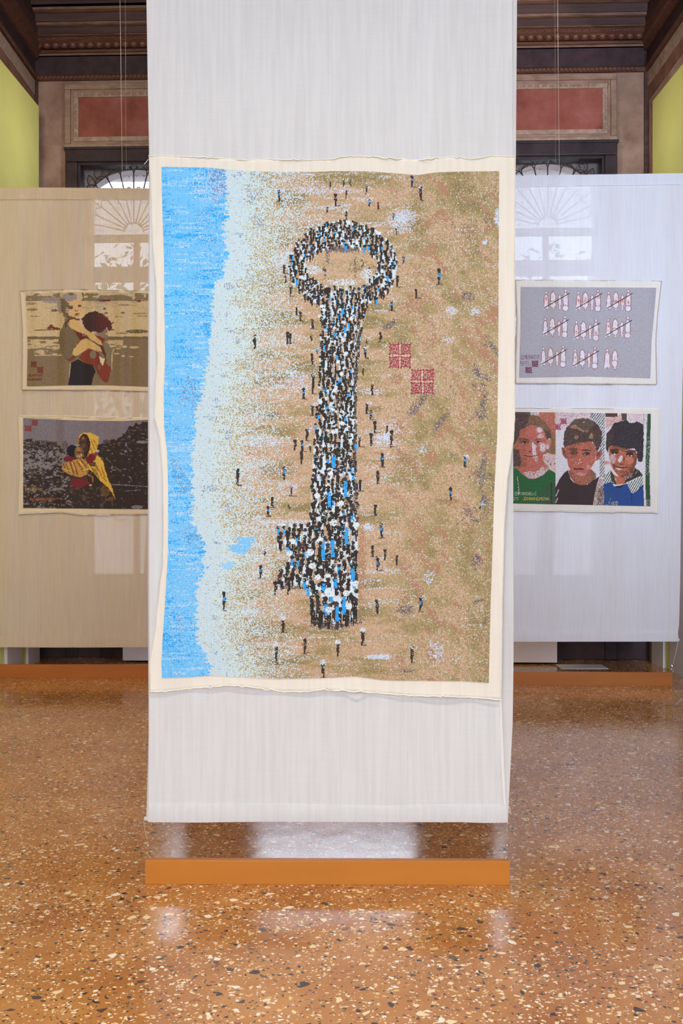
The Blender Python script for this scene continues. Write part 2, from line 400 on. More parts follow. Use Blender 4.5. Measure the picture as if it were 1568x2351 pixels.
# the carved cornice of the end wall: a profile (projection from the wall, photograph row at the right end)
DR = 10.62
def zrow(p, y): return H+(HY-y)*(DR-p)/F
prof = [(0, 169), (.045, 166), (.055, 157), (.025, 154), (.02, 111), (.05, 109), (.06, 104), (.085, 102), (.10, 97), (.10, 94.5), (.115, 93.5), (.135, 90), (.165, 84), (.185, 79), (.20, 78), (.21, 75.5), (.225, 74.5), (.25, 66), (.265, 64), (.285, 61.5), (.285, 58.5), (.31, 58), (.325, 42.5), (.36, 40), (.39, 36), (.40, 30), (.415, 28.5), (.44, 9.5), (.475, 7), (.52, 0), (.53, -8), (.58, -12)]
pz = [(p, zrow(p, y)) for p, y in prof]
groups = [(0, 3, 'wood_brown', 'bed_moulding'), (3, 5, 'wood_dark', 'frieze'), (5, 6, 'gilt', 'fillet'), (6, 10, 'wood_brown', 'torus'), (10, 15, 'wood_brown', 'ovolo'), (15, 19, 'wood_brown', 'leaf_band'), (19, 20, 'gilt', 'fillet'), (20, 22, 'wood', 'fascia'), (22, 25, 'gilt', 'carved_edge'), (25, 27, 'wood', 'fascia'), (27, 30, 'gilt', 'carved_edge'), (30, 31, 'wood', 'soffit')]
cor = empty('trim_3'); tag(cor, 'carved dark wooden cornice along the end wall', kind='structure'); cor.matrix_world = WM
for a, b2, mk, nm in groups:
    pts = pz[a:b2+1]; v = []; f = []
    for x in (-0.05, WL+0.05):
        v += [(x, -p, z) for p, z in pts]
    v += [(x, 0.05, z) for x in (-0.05, WL+0.05) for z in (pts[0][1], pts[-1][1])]
    k = len(pts)
    f += [(i, i+1, k+i+1, k+i) for i in range(k-1)]
    f += [tuple(list(range(k))+[2*k+1, 2*k]), tuple(list(range(2*k-1, k-1, -1))+[2*k+2, 2*k+3])]
    f += [(0, k, 2*k+2, 2*k), (k-1, 2*k-1, 2*k+3, 2*k+1)]
    me = mesh(nm, v, f)
    bm = bmesh.new(); bm.from_mesh(me); bmesh.ops.recalc_face_normals(bm, faces=bm.faces); bm.to_mesh(me); bm.free()
    link(nm, me, M[mk], cor)
# top filler up to the ceiling
mb = MB(); mb.box(-0.05, WL+0.05, -pz[-1][0], 0.05, pz[-1][1], 7.2); mb.build('top_board', M['wood'], cor)
# eggs of the egg-and-dart, leaves and dentils
def copies(base, parent, spots, rot=None):
    for i, l in enumerate(spots):
        o = base if i == 0 else base.copy()
        if i: C.objects.link(o)
        o.parent = parent; o.location = l
        if rot: o.rotation_euler = rot
pe, ze = 0.15, (pz[10][1]+pz[14][1])/2
eg = MB(); eg.sphere((0, 0, 0), 0.039, 0.85, 0.8, 1.1, 10, 6)
rim = [(0.046*math.cos(t), -0.006, 0.05*math.sin(t)) for t in [math.pi+math.pi*i/8 for i in range(9)]]
egg = eg.build('egg', M['egg'], cor, sm=True)
copies(egg, cor, [(0.09+i*0.0935, -pe-0.006, ze+0.004) for i in range(int((WL-0.1)/0.0935))], (math.radians(-38), 0, 0))
rm = MB(); rm.tube(rim, 0.009, 5)
ri = rm.build('egg_rim', M['wood_brown'], cor, sm=True)
copies(ri, cor, [(0.09+i*0.0935, -pe-0.004, ze+0.004) for i in range(int((WL-0.1)/0.0935))], (math.radians(-38), 0, 0))
lf = MB(); lf.sphere((0, 0, 0), 0.026, 1.3, 0.4, 0.62, 8, 4)
le = lf.build('leaf', M['wood_brown'], cor, sm=True)
zl = (pz[16][1]+pz[18][1])/2
copies(le, cor, [(0.05+i*0.078, -0.245, zl) for i in range(int((WL-0.1)/0.078))], (math.radians(-35), 0, 0))
dn = MB(); dn.box(-0.014, 0.014, -0.012, 0.012, -0.016, 0.016)
de = dn.build('dentil', M['wood_brown'], cor)
copies(de, cor, [(0.05+i*0.046, -0.058, (pz[1][1]+pz[2][1])/2) for i in range(int((WL-0.1)/0.046))])

# side cornices
sprof = [(0, 169), (.045, 166), (.055, 157), (.025, 154), (.02, 120), (.05, 117), (.07, 104), (.10, 98), (.12, 78), (.14, 60), (.14, 30), (.15, -10)]
for nm, sgn, x0 in (('trim_4', 1, -3.33), ('trim_5', -1, 3.262)):
    t = empty(nm); tag(t, 'carved dark wooden cornice along the %s side wall' % ('left' if sgn > 0 else 'right'), kind='structure')
    pp = [(p, zrow(p, y)) for p, y in sprof]
    for a, b2, mk, pn in ((0, 3, 'wood_brown', 'bed_moulding'), (3, 4, 'wood_dark', 'frieze'), (4, 8, 'wood_brown', 'ovolo'), (8, 11, 'wood', 'fascia')):
        pts = pp[a:b2+1]
        poly = [(x0+sgn*p, z) for p, z in pts]+[(x0-sgn*0.05, pts[-1][1]), (x0-sgn*0.05, pts[0][1])]
        MB().prism(poly, -5.0, 10.75).build(pn, M[mk], t)
    MB().prism([(x0+sgn*.15, pp[-1][1]), (x0+sgn*.15, 7.2), (x0-sgn*.05, 7.2), (x0-sgn*.05, pp[-1][1])], -5.0, 10.75).build('top_board', M['wood'], t)
    # pale painted frieze under the cornice
    MB().prism([(x0+sgn*0.02, zrow(0, 205)), (x0+sgn*0.02, zrow(0, 172)), (x0-sgn*.05, zrow(0, 172)), (x0-sgn*.05, zrow(0, 205))], -5.0, 10.75).build('painted_frieze', M['band'], t)
    MB().prism([(x0+sgn*0.015, zrow(0, 235)), (x0+sgn*0.015, zrow(0, 205)), (x0-sgn*.05, zrow(0, 205)), (x0-sgn*.05, zrow(0, 235))], -5.0, 10.75).build('red_frieze', M['brown_fresco'], t)

# ------------------------------------------------------------------ windows
def arc(cx, cz, r, a0, a1, n, y=0.0): return [(cx+r*math.sin(a0+(a1-a0)*i/n), y, cz+r*math.cos(a0+(a1-a0)*i/n)) for i in range(n+1)]
def side_window(idx, cpx, top, cy, u0, u1, zt, label):
    t = empty('window_%d' % idx); t.matrix_world = WM; tag(t, label, kind='structure')
    k = 1.0 if idx == 1 else 1.019
    uc, zc = W(cpx, cy); m = 10.75/F*k/1.0
    m = (W(cpx+100, cy)[0]-uc)/100.0            # metres per photograph pixel at this window
    fw = 0.13
    # dark surround, two steps
    mb = MB(); mb.box(u0-fw, u1+fw, -0.07, 0.03, zt, zt+0.145); mb.box(u0-fw, u0, -0.07, 0.03, 0, zt); mb.box(u1, u1+fw, -0.07, 0.03, 0, zt); mb.build('frame', M['frame_wood'], t, bevel=0.012)
    mb = MB(); mb.box(u0-fw-0.012, u1+fw+0.012, -0.085, 0.03, zt+0.125, zt+0.155); mb.build('lintel_bead', M['frame_wood'], t, bevel=0.006)
    mb = MB(); frame_ring(mb, u0-0.02, u1+0.02, SILL, zt+0.02, 0.045, -0.03, 0.1); mb.build('inner_frame', M['frame_wood'], t, bevel=0.006)
    mb = MB(); mb.box(u0-fw, u1+fw, -0.1, 0.1, SILL-0.08, SILL); mb.build('sill', M['frame_wood'], t, bevel=0.01)
    # transoms and mullion
    for y_, hh in ((cy+6, 0.075), (cy+90, 0.16), (cy+260, 0.09), (cy+440, 0.09)):
        z = W(cpx, y_)[1]; mb = MB(); mb.box(u0, u1, 0.16, 0.24, z-hh/2, z+hh/2); mb.build('transom', M['frame_wood'], t, bevel=0.008)
    mb = MB(); mb.box(uc-0.03, uc+0.03, 0.16, 0.24, SILL, zc-0.05); mb.build('mullion', M['frame_wood'], t, bevel=0.008)
    zs = [SILL]+sorted(W(cpx, y_)[1] for y_ in (cy+6, cy+90, cy+260, cy+440))
    for z0, z1 in zip(zs[:-1], zs[1:]):
        for a, b2 in ((u0, uc), (uc, u1)):
            mb = MB(); mb.box(a+0.02, b2-0.02, 0.195, 0.203, z0+0.02, z1-0.02); mb.build('pane', M['glass'], t)
    # plaster arch behind the fanlight
    crown = zc+(cy-380 if idx == 1 else cy-364)*m*1.008; R = 161*m*1.01; oc = crown-R
    pts = []
    n = 26
    for i in range(n+1):
        x = u0-0.0+(u1-u0)*i/n; dz = R*R-(x-uc)**2
        pts.append((x, oc+math.sqrt(max(dz, 0))))
    v = []; f = []
    for y_ in (0.17, 0.33):
        v += [(x, y_, z) for x, z in pts]+[(u1, y_, zt+0.05), (u0, y_, zt+0.05)]
    kk = n+3
    f += [tuple([i, i+1, kk-2 if False else kk-2, kk-1]) for i in ()]
    for s_ in (0, kk):
        for i in range(n):
            v_t0 = len(v); x0_, x1_ = pts[i][0], pts[i+1][0]; y_ = v[s_][1]
            v += [(x0_, y_, zt+0.05), (x1_, y_, zt+0.05)]
            f.append((s_+i, s_+i+1, v_t0+1, v_t0))
    link('arch_plate', mesh('arch_plate', v, f), M['arch_face'], t)
    link('intrados', mesh('intrados', v[:2*kk], [(i, i+1, kk+i+1, kk+i) for i in range(n)], True), M['intrados'], t)
    # round crown-glass panes in the lunette
    ro = MB()
    nseg = 14; rr = 0.046
    ro.v = [(0, -0.012, 0)]+[(rr*0.6*math.cos(2*math.pi*i/nseg), -0.006, rr*0.6*math.sin(2*math.pi*i/nseg)) for i in range(nseg)]+[(rr*math.cos(2*math.pi*i/nseg), 0.004, rr*math.sin(2*math.pi*i/nseg)) for i in range(nseg)]
    ro.f = [(0, 1+(i+1) % nseg, 1+i) for i in range(nseg)]+[(1+i, 1+(i+1) % nseg, 1+nseg+(i+1) % nseg, 1+nseg+i) for i in range(nseg)]
    rnd = ro.build('rondel', M['rondel'], t, sm=True); spots = []
    row = 0; z = zc+0.02
    while z < crown+0.02:
        x = u0+(0.0 if row % 2 else 0.042)
        while x < u1+0.03:
            if (x-uc)**2+(z-oc)**2 < (R+0.03)**2: spots.append((x, 0.345+0.004*(row % 2), z))
            x += 0.084
        z += 0.060; row += 1
    copies(rnd, t, spots)
    mb = MB(); mb.box(u0-0.02, u1+0.02, 0.365, 0.372, zc, crown+0.1); mb.build('lunette_glass', M['glass'], t)
    # wrought-iron fan
    Y = 0.06; iron = []
    def bar(pts, r=0.0065, nm='grille_bar'):
        mbb = MB(); mbb.tube(pts, r, 6); mbb.build(nm, M['iron'], t, sm=True)
    def pol(deg, rpx): a = math.radians(deg); return (uc+rpx*m*math.sin(a), Y, zc+rpx*m*math.cos(a))
    def inside(p): return u0-0.01 < p[0] < u1+0.01 and p[2] < zt+0.01
    rib = 13.0
    for q in range(-6, 7):
        a = q*rib
        p1 = 137
        while p1 > 60 and not inside(pol(a, p1)): p1 -= 4
        bar([pol(a, 22), pol(a, p1)])
    for q in range(-6, 6):
        a0, a1 = q*rib, (q+1)*rib
        pts = []
        for i in range(11):
            f_ = i/10; a = a0+(a1-a0)*f_
            # half-round petal head
            r_ = 137+14.5*math.sin(math.pi*f_)**0.6
            pts.append(pol(a, r_))
        pts = [p for p in pts if inside(p)]
        if len(pts) > 3: bar(pts, 0.006, 'petal')
        # small inner scallops
        pts = [pol(a0+(a1-a0)*(0.12+0.76*i/8), 96+8*math.sin(math.pi*i/8)) for i in range(9)]
        if all(inside(p) for p in pts): bar(pts, 0.005, 'scallop')
    mb = MB(); mb.tube([pol(a, 22) for a in range(-88, 89, 11)], 0.008, 6); mb.build('fan_hub', M['iron'], t, sm=True)
    # straight tangent bars and corner scrolls
    for sg in (-1, 1):
        def q_(dx, dy): return (uc+sg*dx*m, Y+0.008, zc+dy*m)
        bar([q_(18, 154), q_(37, 147), q_(60, 133), q_(82, 117), q_(101, 101), q_(118, 84)], 0.006)
        bar([q_(80+17*math.cos(th)*(1-0.045*i), 139+17*math.sin(th)*(1-0.045*i)) for i, th in enumerate([-2.4+0.42*j for j in range(17)])], 0.0055, 'scroll')
        bar([q_(112-22*math.cos(th), 112+22*math.sin(th)) for th in [-1.2+0.25*j for j in range(11)] if True], 0.0055, 'scroll')
        bar([q_(100+8*math.sin(th), 122-12*math.cos(th)) for th in [0.2*j for j in range(14)]], 0.005, 'scroll')
        bar([q_(66, 135), q_(61, 121)], 0.004); bar([q_(88, 113), q_(93, 101)], 0.004)
    return t
side_window(1, 304, 376, 530, uL0, uL1, zLt, 'dark-framed tall window with iron fan grille, behind the left hanging cloth')
side_window(2, 1259.5, 360, 515, uR0, uR1, zRt, 'dark-framed tall window with iron fan grille, behind the right hanging cloth')
# the tall central window
t = empty('window_3'); t.matrix_world = WM; tag(t, 'wide tall window in the middle of the end wall', kind='structure')
mb = MB(); frame_ring(mb, uC0-0.12, uC1+0.12, SILL-0.1, zCt+0.12, 0.14, -0.06, 0.05); mb.build('frame', M['frame_wood'], t, bevel=0.01)
for z in (1.95, 2.75): mb = MB(); mb.box(uC0, uC1, 0.15, 0.25, z-0.05, z+0.05); mb.build('transom', M['frame_wood'], t, bevel=0.008)
for q in range(1):
    for z0, z1 in ((SILL, 1.95), (1.95, 2.75), (2.75, zCt)):
        a, b2 = uC0, uC1
        mb = MB(); mb.box(a+0.03, b2-0.03, 0.195, 0.203, z0+0.03, z1-0.03); mb.build('pane', M['glass'], t)
# baseboard: dark panelling low on the end wall
mb = MB(); mb.box(0, WL, -0.05, 0.01, 0, 0.78); on = on_wall(mb.build('baseboard_back', M['wood_dark'], bevel=0.008)); tag(on, 'dark wooden wainscot low on the end wall', kind='structure')

# ------------------------------------------------------------------ outside
def tree(x, y, h, r, seed, label):
    rr = random.Random(seed); t = empty('leafy_tree', (x, y, 0)); tag(t, label, 'tree', 'trees outside the windows')
    tk = MB(); tk.tube([(0, 0, 0), (0.1, 0, h*0.4), (-0.05, 0.1, h*0.75)], 0.16, 8, taper=[1, 0.8, 0.4])
    for q in range(7):
        a = rr.uniform(0, 6.28); tk.tube([(0, 0, h*rr.uniform(.35, .7)), (math.cos(a)*r*.5, math.sin(a)*r*.5, h*.75), (math.cos(a)*r*.85, math.sin(a)*r*.85, h*.92)], 0.05, 5, taper=[1, .7, .3])
    tk.build('trunk', M['bark'], t, sm=True)
    n = 1900; v = []; f = []
    for i in range(n):
        while True:
            p = Vector((rr.uniform(-1, 1), rr.uniform(-1, 1), rr.uniform(-1, 1)))
            if p.length < 1: break
        c = Vector((p.x*r, p.y*r*.6, h*.68+p.z*h*.42)); s = rr.uniform(.045, .10)
        a = Vector((rr.uniform(-1, 1), rr.uniform(-1, 1), rr.uniform(-1, 1))).normalized()*s; b_ = a.orthogonal().normalized()*s*.45
        k = len(v); v += [c-a, c+b_, c+a, c-b_]; f.append((k, k+1, k+2, k+3))
    o = link('foliage', mesh('foliage', v, f), M['leaf'], t); o['kind'] = 'stuff'
tree(-2.9, 15.2, 5.25, 1.9, 3, 'leafy tree outside the left window')
tree(3.1, 15.4, 5.2, 1.9, 5, 'leafy tree outside the right window')
mb = MB(); mb.box(-9, 9, 11.6, 30, -0.6, -0.1); tag(mb.build('garden_ground', M['intrados']), 'pale ground outside the windows', kind='structure')
mb = MB(); mb.box(-9, 9, 16.6, 16.9, -0.3, 3.75); mb.box(-9.05, 9.05, 16.5, 17.0, 3.75, 3.85); tag(mb.build('added_outer_wall', M['intrados']), 'added pale wall outside, dimming the lower window panes', kind='structure')  # added wall, its height set to dim the lower panes in the floor reflection
# ------------------------------------------------------------------ green display partitions along the sides
def partition(p0, p1, ztop, label, s):
    """from the far end p0 to the near end p1, boards of green painted panel"""
    p0 = Vector((p0[0], p0[1], 0)); p1 = Vector((p1[0], p1[1], 0)); d = p1-p0; ln = d.length
    t = empty('display_partition', p0); t.rotation_euler = (0, 0, math.atan2(d.y, d.x)); tag(t, label, 'partition', 'green display partitions')
    off = (0, 0.05) if s < 0 else (-0.05, 0)
    # local x runs towards the photographer; the thickness lies on the wall side
    q = -1 if s < 0 else 1
    y0, y1 = (0, 0.05*q) if q > 0 else (0.05*q, 0)
    MB().box(0, ln, min(y0, y1), max(y0, y1), 0, ztop).build('panel', M['green'], t, bevel=0.003)
    wb0, wb1 = (0.0-0.03*q, 0.0) if q > 0 else (0.0, 0.03)
    for a, b2 in ((0.06, 0.40), (0.58, 0.98)):
        MB().box(a, b2, min(wb0, wb1), max(wb0, wb1), 0.0, 2.3).build('text_board', M['whitepaint'], t, bevel=0.002)
partition((-3.195, 10.52), (-3.305, 7.4), 5.85, 'yellow-green painted display partition by the left wall', -1)
partition((3.235, 10.36), (3.306, 7.6), 5.84, 'yellow-green painted display partition by the right wall', 1)
# low pale plinth in front of the end windows
t = MB(); t.box(W(304, 1500)[0], W(1263, 1500)[0], -0.42, -0.08, 0.02, 0.46)
pl = t.build('window_plinth', M['whitepaint'], bevel=0.006); pl.matrix_world = WM
tag(pl, 'long pale grey plinth on the floor against the end wall', 'plinth')
t = MB(); t.box(2.19, 2.66, 9.92, 10.20, 0.0, 0.006); tag(t.build('white_slab', M['rod'], bevel=0.002), 'small white board standing for a bright light patch on the floor behind the right beam', 'board')  # thin white slab stands in for a patch of light on the floor

# ------------------------------------------------------------------ cloths
def interp(pts, q):
    a = np.array(pts, float); return np.interp(q, a[:, 0], a[:, 1])
def coons(left, right, top, bottom, nu, nv):
    """left/right: (y, x) tables; top/bottom: (x, y) tables; returns pixel grids (nv+1, nu+1)"""
    U = np.linspace(0, 1, nu+1)[None, :]; V = np.linspace(0, 1, nv+1)[:, None]
    tl = (left[0][1], top[0][1]); tr = (right[0][1], top[-1][1]); bl = (left[-1][1], bottom[0][1]); br = (right[-1][1], bottom[-1][1])
    yl = tl[1]+(bl[1]-tl[1])*V; yr = tr[1]+(br[1]-tr[1])*V
    xl = interp(left, yl[:, 0])[:, None]; xr = interp(right, yr[:, 0])[:, None]
    xt = tl[0]+(tr[0]-tl[0])*U; xb = bl[0]+(br[0]-bl[0])*U
    yt = interp(top, xt[0])[None, :]; yb = interp(bottom, xb[0])[None, :]
    X = (1-U)*xl+U*xr+(1-V)*xt+V*xb-((1-U)*(1-V)*tl[0]+U*(1-V)*tr[0]+(1-U)*V*bl[0]+U*V*br[0])
    Y = (1-U)*yl+U*yr+(1-V)*yt+V*yb-((1-U)*(1-V)*tl[1]+U*(1-V)*tr[1]+(1-U)*V*bl[1]+U*V*br[1])
    return X, Y
def grid_mesh(name, X, Y, D, origin, colors=None):
    nv, nu = X.shape[0]-1, X.shape[1]-1
    co = np.stack(((X-CX)*D/F-origin[0], D-origin[1], H-(Y-HY)*D/F-origin[2]), -1).reshape(-1, 3)
    i = np.arange(nv)[:, None]*(nu+1)+np.arange(nu)[None, :]
    q = np.stack((i, i+nu+1, i+nu+2, i+1), -1).reshape(-1, 4)
    me = bpy.data.meshes.new(name)
    me.vertices.add(len(co)); me.vertices.foreach_set('co', co.astype(np.float32).ravel())
    me.loops.add(q.size); me.loops.foreach_set('vertex_index', q.astype(np.int32).ravel())
    me.polygons.add(len(q)); me.polygons.foreach_set('loop_start', np.arange(0, q.size, 4, dtype=np.int32))
    try: me.polygons.foreach_set('loop_total', np.full(len(q), 4, np.int32))
    except Exception: pass
    me.update(calc_edges=True); me.validate()
    me.polygons.foreach_set('use_smooth', np.ones(len(q), bool))
    if colors is not None:
        a = me.color_attributes.new('thread', 'FLOAT_COLOR', 'CORNER')
        c = np.concatenate((colors.reshape(-1, 3), np.ones((len(q), 1))), 1)
        a.data.foreach_set('color', np.repeat(c, 4, axis=0).astype(np.float32).ravel())
    return me
def plane_depth(D0):
    return lambda X: D0/(1+0.0347*(X-CX)/F)
def g(x, c, s): return np.exp(-((x-c)/s)**2)

def fold_front(X, Y):
    """metres towards (-) or away from (+) the eye"""
    up = 1/(1+np.exp((Y-420)/60.0)); lo = 1/(1+np.exp(-(Y-1560)/50.0)); mid = 1-0.6*np.clip(up+lo, 0, 1)
    d = 0.0035*np.sin(X/31.0+Y/900.0)+0.003*np.sin(X/17.3+1.3-Y/700.0)*(0.4+0.6*(up+lo))
    d += 0.0025*np.sin(X/67.0+Y/410.0+2)
    d += -0.015*np.exp(-np.abs(X-757)/22.0)*(0.55+0.45*(up+lo))                       # pressed crease
    d += (0.016*g(X, 985, 26)-0.014*g(X, 935, 30))*(up+0.25*mid)                         # soft fold right of the middle
    d += (0.010*g(X, 556, 18)-0.006*g(X, 520, 20))*up
    d += (0.012*g(X, 822, 14)-0.008*g(X, 795, 18))*np.exp(-((Y-1500)/170.0)**2)          # fold at the foot of the picture
    d += 0.006*np.sin(X/88.0+0.7)*np.sin(Y/240.0)
    return d

B0 = (0.0, 4.07, 0.258)
banner = empty('hanging_banner', B0)
tag(banner, 'tall white cotton banner in the foreground carrying a crowd-shaped key picture', 'banner')
pd = plane_depth(4.062)
# main cloth
left = [(-420, 333), (0, 337), (200, 340), (360, 344), (900, 343), (1600, 343), (1840, 341), (1888, 340)]
right = [(-420, 1176), (0, 1176), (400, 1177), (800, 1176), (1000, 1170), (1200, 1158), (1600, 1147), (1750, 1152), (1888, 1165)]
top = [(333, -420), (1176, -420)]
bot = [(340, 1887), (450, 1888), (600, 1886), (757, 1886.5), (900, 1887), (1060, 1887), (1110, 1889), (1165, 1888)]
X, Y = coons(left, right, top, bot, 150, 190)
D = pd(X)+fold_front(X, Y)
link('cloth', grid_mesh('cloth', X, Y, D, B0), M['cloth'], banner)
# rear layer, seen along both sides
left = [(-420, 331), (0, 336), (360, 342), (800, 340), (1300, 339.5), (1700, 341), (1840, 337), (1886, 336)]
right = [(-420, 1187), (0, 1187), (400, 1184), (800, 1181), (1000, 1178), (1500, 1179), (1660, 1177), (1760, 1172), (1888, 1166)]
X, Y = coons(left, right, [(331, -420), (1187, -420)], [(336, 1884), (1166, 1887)], 90, 120)
D = pd(X)+0.045+0.012*np.sin(X/40.0)*np.clip((1888-Y)/500, 0, 1)-0.035*np.clip((Y-1500)/388, 0, 1)
link('rear_cloth', grid_mesh('rear_cloth', X, Y, D, B0), M['cloth_back'], banner)
# hem
X, Y = coons([(1846, 341.5), (1887.5, 340.5)], [(1846, 1163), (1888, 1165.5)], [(341, 1845), (560, 1843), (757, 1846), (900, 1849), (1000, 1846), (1163, 1846)], [(x, y+.6) for x, y in bot], 150, 12)
D = pd(X)+fold_front(X, Y)-0.003-0.004*np.sin(np.clip((Y-1845)/43, 0, 1)*math.pi)
o = link('hem', grid_mesh('hem', X, Y, D, B0), M['cloth'], banner)
# side seam folds low on the right
X, Y = coons([(1600, 1145.5), (1750, 1149), (1846, 1154)], [(1600, 1152), (1750, 1157), (1846, 1162)], [(1145.5, 1600), (1152, 1600)], [(1154, 1846), (1162, 1846)], 6, 40)
D = pd(X)+fold_front(X, Y)-0.006*np.sin(np.linspace(0, 1, 7)[None, :]*math.pi)-0.003
link('side_seam', grid_mesh('side_seam', X, Y, D, B0), M['hem'], banner)

# sewn canvas panel with the picture
pl_ = [(357, 342), (440, 346.5), (560, 350.5), (660, 358.8), (720, 360), (790, 359), (820, 362), (880, 357), (960, 354.7), (1000, 365.6), (1080, 374), (1200, 375), (1300, 374), (1330, 368), (1440, 357.4), (1500, 346.5), (1520, 343), (1587, 343.7)]
pr_ = [(358, 1182), (420, 1183), (800, 1181), (960, 1182), (1010, 1179), (1100, 1165), (1220, 1157), (1400, 1153), (1606, 1151)]
pt_ = [(342, 357), (440, 360), (500, 364), (560, 367), (640, 366), (700, 367), (760, 366), (790, 358), (860, 360), (920, 365), (965, 368), (1000, 363), (1050, 360), (1080, 366), (1120, 359), (1182, 358)]
pb_ = [(343.7, 1587), (370, 1588), (450, 1580), (540, 1573), (600, 1581), (640, 1587), (700, 1588), (740, 1584), (800, 1586), (880, 1592), (960, 1598), (1060, 1600), (1151, 1606)]
il = [(383, 371), (440, 371.6), (600, 376.6), (700, 377.3), (820, 379), (900, 376), (980, 377), (1040, 384), (1120, 386), (1210, 386), (1260, 386), (1300, 384), (1350, 381), (1400, 378), (1470, 373), (1520, 371), (1557, 371.6)]
ir = [(393, 1146), (800, 1144), (1000, 1141.6), (1130, 1134.6), (1220, 1131.8), (1400, 1126), (1568, 1122)]
it = [(371, 383), (480, 385), (530, 390), (590, 394), (720, 395), (760, 393), (840, 393), (960, 402), (1000, 396), (1060, 394), (1146, 393)]
ib = [(371.6, 1557), (440, 1554), (480, 1551), (560, 1555), (640, 1559), (760, 1556), (815, 1553), (830, 1555), (880, 1562), (960, 1563), (1060, 1564), (1122, 1568)]
def patch_depth(X, Y):
    d = fold_front(X, Y)-0.0045
    d += -0.016*np.exp(-np.clip(X-interp(pl_, Y), 0, None)/40.0)*(g(Y, 760, 150)+g(Y, 1300, 190))
    d += -0.014*np.exp(-np.clip(interp(pr_, Y)-X, 0, None)/45.0)*g(Y, 1340, 260)
    d += -0.006*np.exp(-np.abs(Y-interp(pb_, X))/14.0)*(0.5+0.5*np.sin(X/38.0))
    return pd(X)+d
X, Y = coons(pl_, pr_, pt_, pb_, 140, 190)
o = main_panel = link('canvas_panel', grid_mesh('canvas_panel', X, Y, patch_depth(X, Y), B0), M['canvas'], banner)
so = o.modifiers.new('thickness', 'SOLIDIFY'); so.thickness = 0.0015; so.offset = -1
MAIN_GRID = coons(il, ir, it, ib, 402, 606)

def edge_pts(tab_y, pdf, flip=False):
    """points along an outline table at the cloth's depth"""
    out = []
    for x, y in tab_y:
        xa = np.array([[x]]); ya = np.array([[y]]); out.append((x, y, float(pdf(xa, ya)[0, 0])))
    return out
def cord(name, pts, matl, parent, org, r, dz=-0.002, wob=0.0, step=6):
    pp = np.array(pts, float); seg = np.concatenate(([0], np.cumsum(np.hypot(np.diff(pp[:, 0]), np.diff(pp[:, 1])))))
    q = np.linspace(0, seg[-1], max(4, int(seg[-1]/step)))
    xs, ys, ds = (np.interp(q, seg, pp[:, k]) for k in range(3))
    if wob: ys = ys+RNG.normal(0, wob, len(ys)); xs = xs+RNG.normal(0, wob, len(xs))
    o3 = Vector(org)
    MB().tube([P(x, y, d+dz)-o3 for x, y, d in zip(xs, ys, ds)], r, 5).build(name, matl, parent, sm=True)
cord('seam', edge_pts(pt_, patch_depth), M['thread'], main_panel, B0, 0.0030, wob=1.0)
cord('seam', edge_pts(pb_, patch_depth), M['thread'], main_panel, B0, 0.0032, wob=1.0)
cord('seam', edge_pts([(x, y) for y, x in pl_], patch_depth), M['thread'], main_panel, B0, 0.0014, wob=0.3)
cord('seam', edge_pts([(x, y) for y, x in pr_], patch_depth), M['thread'], main_panel, B0, 0.0014, wob=0.3)
# loose thread ends
for pts in ([(357, 955), (350, 960), (348, 972), (352, 979), (349, 983)], [(340, 366), (336, 372), (331, 377)], [(1048, 361), (1062, 365), (1074, 369), (1096, 366), (1118, 361)], [(1166, 1853), (1171, 1856), (1172, 1864)], [(1166, 1858), (1170, 1865), (1175, 1870)], [(890, 1591), (920, 1600), (945, 1597)]):
    cord('loose_thread', [(x, y, 4.045) for x, y in pts], M['thread'], banner, B0, 0.0012, step=2)
# rods, weights of the banner
def rod(parent, org, x0, x1, y0, y1, D0, r, nm='rod'):
    d = plane_depth(D0); o3 = Vector(org)
    MB().tube([P(x0, y0, float(d(np.array(x0))))-o3, P(x1, y1, float(d(np.array(x1))))-o3], r, 12).build(nm, M['rod'], parent, sm=True)
rod(banner, B0, 331.5, 1164, 1880, 1880, 4.088, 0.0095)
rod(banner, B0, 326, 1192, -420, -420, 4.07, 0.011, 'top_rod')
def wire(parent, org, pts, r=0.0009, nm='wire', matl='nylon'):
    o3 = Vector(org); MB().tube([P(*p)-o3 for p in pts], r, 5).build(nm, M[matl], parent, sm=True)
ztop = (H-6.85)*F/4.06+HY
for x in (345, 1172): wire(banner, B0, [(x, -420, 4.07), (x+1, ztop, 4.07)], 0.0014, 'suspension_line')
wire(banner, B0, [(329.5, 1886, 4.08), (333, 1908, 4.08), (340, 1938, 4.08)], 0.0009)
wire(banner, B0, [(1164.5, 1886, 4.06), (1164, 1938, 4.06)], 0.0007)
for x, d in ((340.2, 4.08), (1164, 4.06)):
    c = P(x, 1941, d)-Vector(B0)
    mb = MB(); mb.sphere(c, 0.0062, 1, 1, 1.1); mb.tube([c+Vector((0.001, 0, -0.005)), c+Vector((0.0025, 0, -0.022))], 0.0011, 5); mb.build('crimp', M['steel'], banner, sm=True)

